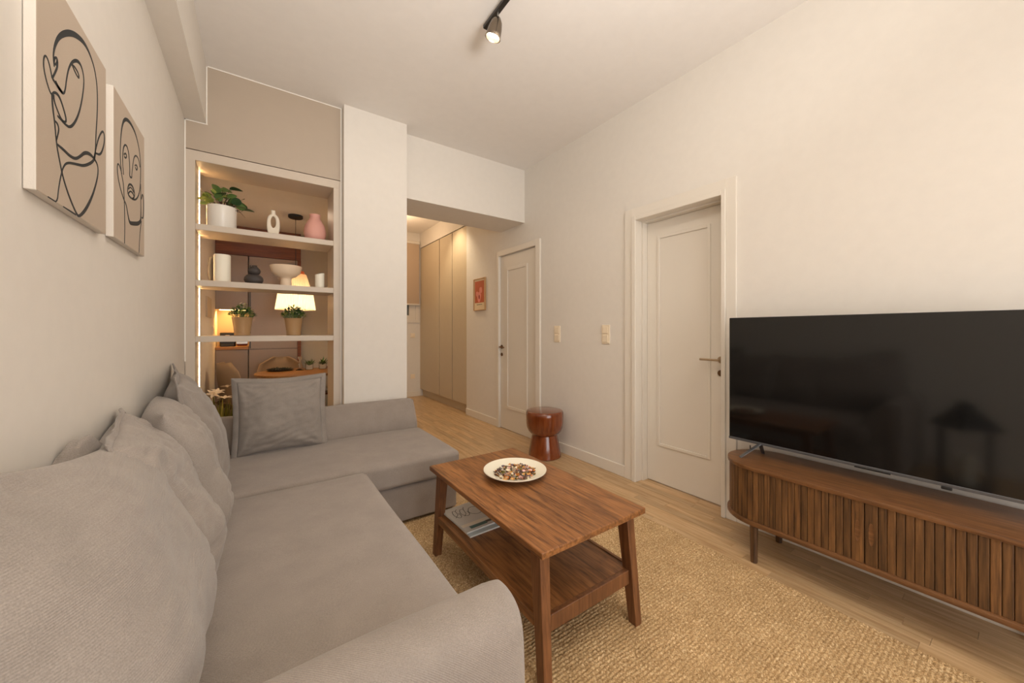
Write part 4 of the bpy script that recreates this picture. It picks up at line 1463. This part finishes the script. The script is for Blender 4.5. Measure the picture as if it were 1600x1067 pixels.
# ================================================================== TV STAND
SX, SY = 2.285, .423
t = thing('tv_stand', 'walnut-brown rounded sideboard with slatted tambour doors under the television', 'tv stand', (SX, SY, 0))
HL, HD = .612, .190
def stadium(hl, hd, n=20):
    pts = []
    for k in range(n + 1):
        a = k / n * PI
        pts.append((hd * math.cos(a), hl - hd + hd * math.sin(a)))
    for k in range(n + 1):
        a = PI + k / n * PI
        pts.append((hd * math.cos(a), -(hl - hd) + hd * math.sin(a)))
    return pts
auto_smooth(link('top', prism(bmesh.new(), stadium(HL, HD), 2, .478, .500, .004, 2), STANDTOP, t), 40)
auto_smooth(link('bottom', prism(bmesh.new(), stadium(HL + .002, HD + .002), 2, .196, .220, .005, 2), STANDTOP, t), 40)
auto_smooth(link('carcass', prism(bmesh.new(), stadium(HL - .030, HD - .030), 2, .220, .478), STANDV, t), 40)
# slats along the front and round both ends
def slat_mesh(w, dp=.010):
    bm = bmesh.new()
    box(bm, -dp, 0, -w / 2, w / 2, .2205, .4775)
    es = [e for e in bm.edges if abs(e.verts[0].co.z - e.verts[1].co.z) > .1 and e.verts[0].co.x < -dp * .5]
    bmesh.ops.bevel(bm, geom=es, offset=.0025, segments=2, profile=.5, affect='EDGES')
    me = bpy.data.meshes.new('slat')
    bm.to_mesh(me)
    bm.free()
    me.materials.append(SLAT)
    return me
SM = slat_mesh(.0242)
SG = slat_mesh(.0395)
RR = HD - .019
per = []
half = HL - HD
def place_slat(me, x, y, rz):
    o = bpy.data.objects.new('slat', me)
    o.location = (x, y, 0)
    o.rotation_euler = (0, 0, rz)
    o.parent = t
    COL.objects.link(o)
    return o
pitch = .0255
for sg in (1, -1):
    g = place_slat(SG, -RR, sg * .0212, 0)
    bm = bmesh.new()
    # oval finger grip let into the wide slat
    ring = []
    for k in range(20):
        a = 2 * PI * k / 20
        ring.append((.0085 * math.cos(a), .048 * math.copysign(abs(math.sin(a)) ** .7, math.sin(a))))
    A = [bm.verts.new((-.0112, y, .352 + z)) for y, z in ring]
    C = [bm.verts.new((-.0112, y * .78, .352 + z * .93)) for y, z in ring]
    E = [bm.verts.new((-.0101, y * .70, .352 + z * .90)) for y, z in ring]
    for k in range(20):
        j = (k + 1) % 20
        bm.faces.new((A[k], A[j], C[j], C[k]))
        bm.faces.new((C[k], C[j], E[j], E[k]))
    bm.faces.new(E)
    bmesh.ops.recalc_face_normals(bm, faces=bm.faces)
    link('finger_grip', bm, STANDTOP, g)
    s = .0425 + pitch / 2
    end = half
    total = half + PI * RR * .72
    while s < total:
        if s < half:
            place_slat(SM, -RR, sg * s, 0)
        else:
            a = (s - half) / RR
            place_slat(SM, -RR * math.cos(a), sg * (half + RR * math.sin(a)), -sg * a)
        s += pitch
def stand_leg(x, y):
    bm = prism(bmesh.new(), smooth_poly([(-.017, -.017), (.017, -.017), (.017, .017), (-.017, .017)], 1), 2, 0, .196)
    for v in bm.verts:
        if v.co.z < .1:
            v.co.x = v.co.x * .82
            v.co.y = v.co.y * .82
        v.co.x += x
        v.co.y += y
    link('leg', bm, STANDV, t)
for x in (-.160, .160):
    for y in (half + .005, -half - .005):
        stand_leg(x, y)

# ================================================================== TELEVISION
TX, TY = 2.300, .436
t = thing('television', 'large black flat television on thin splayed feet, switched off', 'television', (TX, TY, .5005))
tz = .5005
hw = .617
link('cabinet', B(.004, .034, -hw, hw, .571 - tz, 1.281 - tz, .003, 2), TVB, t)
link('rear_housing', B(.034, .062, -hw + .12, hw - .12, .60 - tz, .98 - tz, .008, 2), TVB, t)
link('screen', B(-.001, .004, -hw + .003, hw - .003, .583 - tz, 1.279 - tz), SCREEN, t)
link('bottom_bezel', B(-.003, .006, -hw, hw, .5695 - tz, .5825 - tz, .001, 1), SILVER, t)
link('centre_badge', B(-.006, -.003, -.06, .06, .566 - tz, .574 - tz, .001, 1), TVB, t)
auto_smooth(link('sensor', B(-.008, .002, -.235, -.205, .558 - tz, .570 - tz, .003, 2), TVB, t))
for sg in (1, -1):
    ay = sg * .452
    bm = bmesh.new()
    ap = Vector((-.002, ay, .572 - tz))
    for end in (Vector((-.098, ay + sg * .062, .0)), Vector((.078, ay + sg * .016, .0))):
        d_ = (end - ap)
        sdv = d_.cross(Vector((0, 0, 1))).normalized() * .010
        upv = Vector((0, 0, .006))
        pts = []
        for p, k in ((ap, 1.0), (end, .8)):
            pts += [p + sdv * k, p - sdv * k, p - sdv * k + upv, p + sdv * k + upv]
        vs = [bm.verts.new(p) for p in pts]
        for f in ((0, 1, 2, 3), (7, 6, 5, 4), (0, 4, 5, 1), (1, 5, 6, 2), (2, 6, 7, 3), (3, 7, 4, 0)):
            bm.faces.new([vs[i] for i in f])
    bmesh.ops.recalc_face_normals(bm, faces=bm.faces)
    link('foot', bm, SILVER, t)
o = link('cable', tube(bmesh.new(), [(2.455, 1.003, .51), (2.470, 1.003, .40), (2.478, 1.003, .10), (2.478, .98, .02)], .003, 6), BLACK)
o.name = 'power_cable'
tag(o, 'thin dark cable running down the wall behind the end of the sideboard', 'cable')

# ================================================================== TRACK LIGHT
t = thing('track_light', 'black ceiling track with a bell-shaped spotlight head', 'ceiling light', (1.10, .6, ZC))
link('rail', B(-.014, .014, -1.45, 1.262, -.052, -.030, .004, 2), BLACK, t)
for y in (-1.2, -.2, .85):
    link('rail_mount', tube(bmesh.new(), [(0, y, -.031), (0, y, 0)], .008, 10), BLACK, t)
SPH = plain('spot_gunmetal', srgb(120, 108, 94), .22, .85)
for i, y in enumerate(SPOT_Y):
    bm = bmesh.new()
    prof = [(.004, .0), (.018, -.006), (.031, -.028), (.038, -.060), (.042, -.098), (.044, -.110), (.041, -.110), (.036, -.070), (.026, -.030)]
    lathe(bm, prof, 32, cap=False)
    tiltm = Matrix.Translation(Vector((0, y - .6, -.078))) @ Matrix.Rotation(math.radians(9), 4, 'Y') @ Matrix.Rotation(math.radians(15), 4, 'X')
    bmesh.ops.transform(bm, matrix=tiltm, verts=bm.verts)
    h = auto_smooth(link('spot_head', bm, SPH, t), 50)
    link('spot_arm', tube(bmesh.new(), [(0, y - .6, -.050), (0, y - .6, -.080)], .005, 10), STEEL, h)
    bm = bmesh.new()
    lathe(bm, [(.0, -.094), (.034, -.092), (.036, -.086), (0.0, -.080)], 28)
    bmesh.ops.transform(bm, matrix=tiltm, verts=bm.verts)
    link('lens', bm, emissive('spot_lens', (1.0, .86, .66, 1), 9.0), h)

# ================================================================== LANTERN (seen in the television)
t = thing('floor_lantern', 'black metal floor lantern reflected in the television screen', 'lantern', (.12, .33, 0))
link('base', B(-.13, .13, -.13, .13, 0, .03, .004, 1), BLACK, t)
for a in (-1, 1):
    for b in (-1, 1):
        link('post', B(a * .118 - .01, a * .118 + .01, b * .118 - .01, b * .118 + .01, .03, .46), BLACK, t)
link('roof', lathe(bmesh.new(), [(.185, .46), (.185, .475), (.05, .62), (.05, .65), (.0, .67)], 4), BLACK, t)
link('candle', lathe(bmesh.new(), [(.05, .03), (.05, .24)], 24), WAX, t)
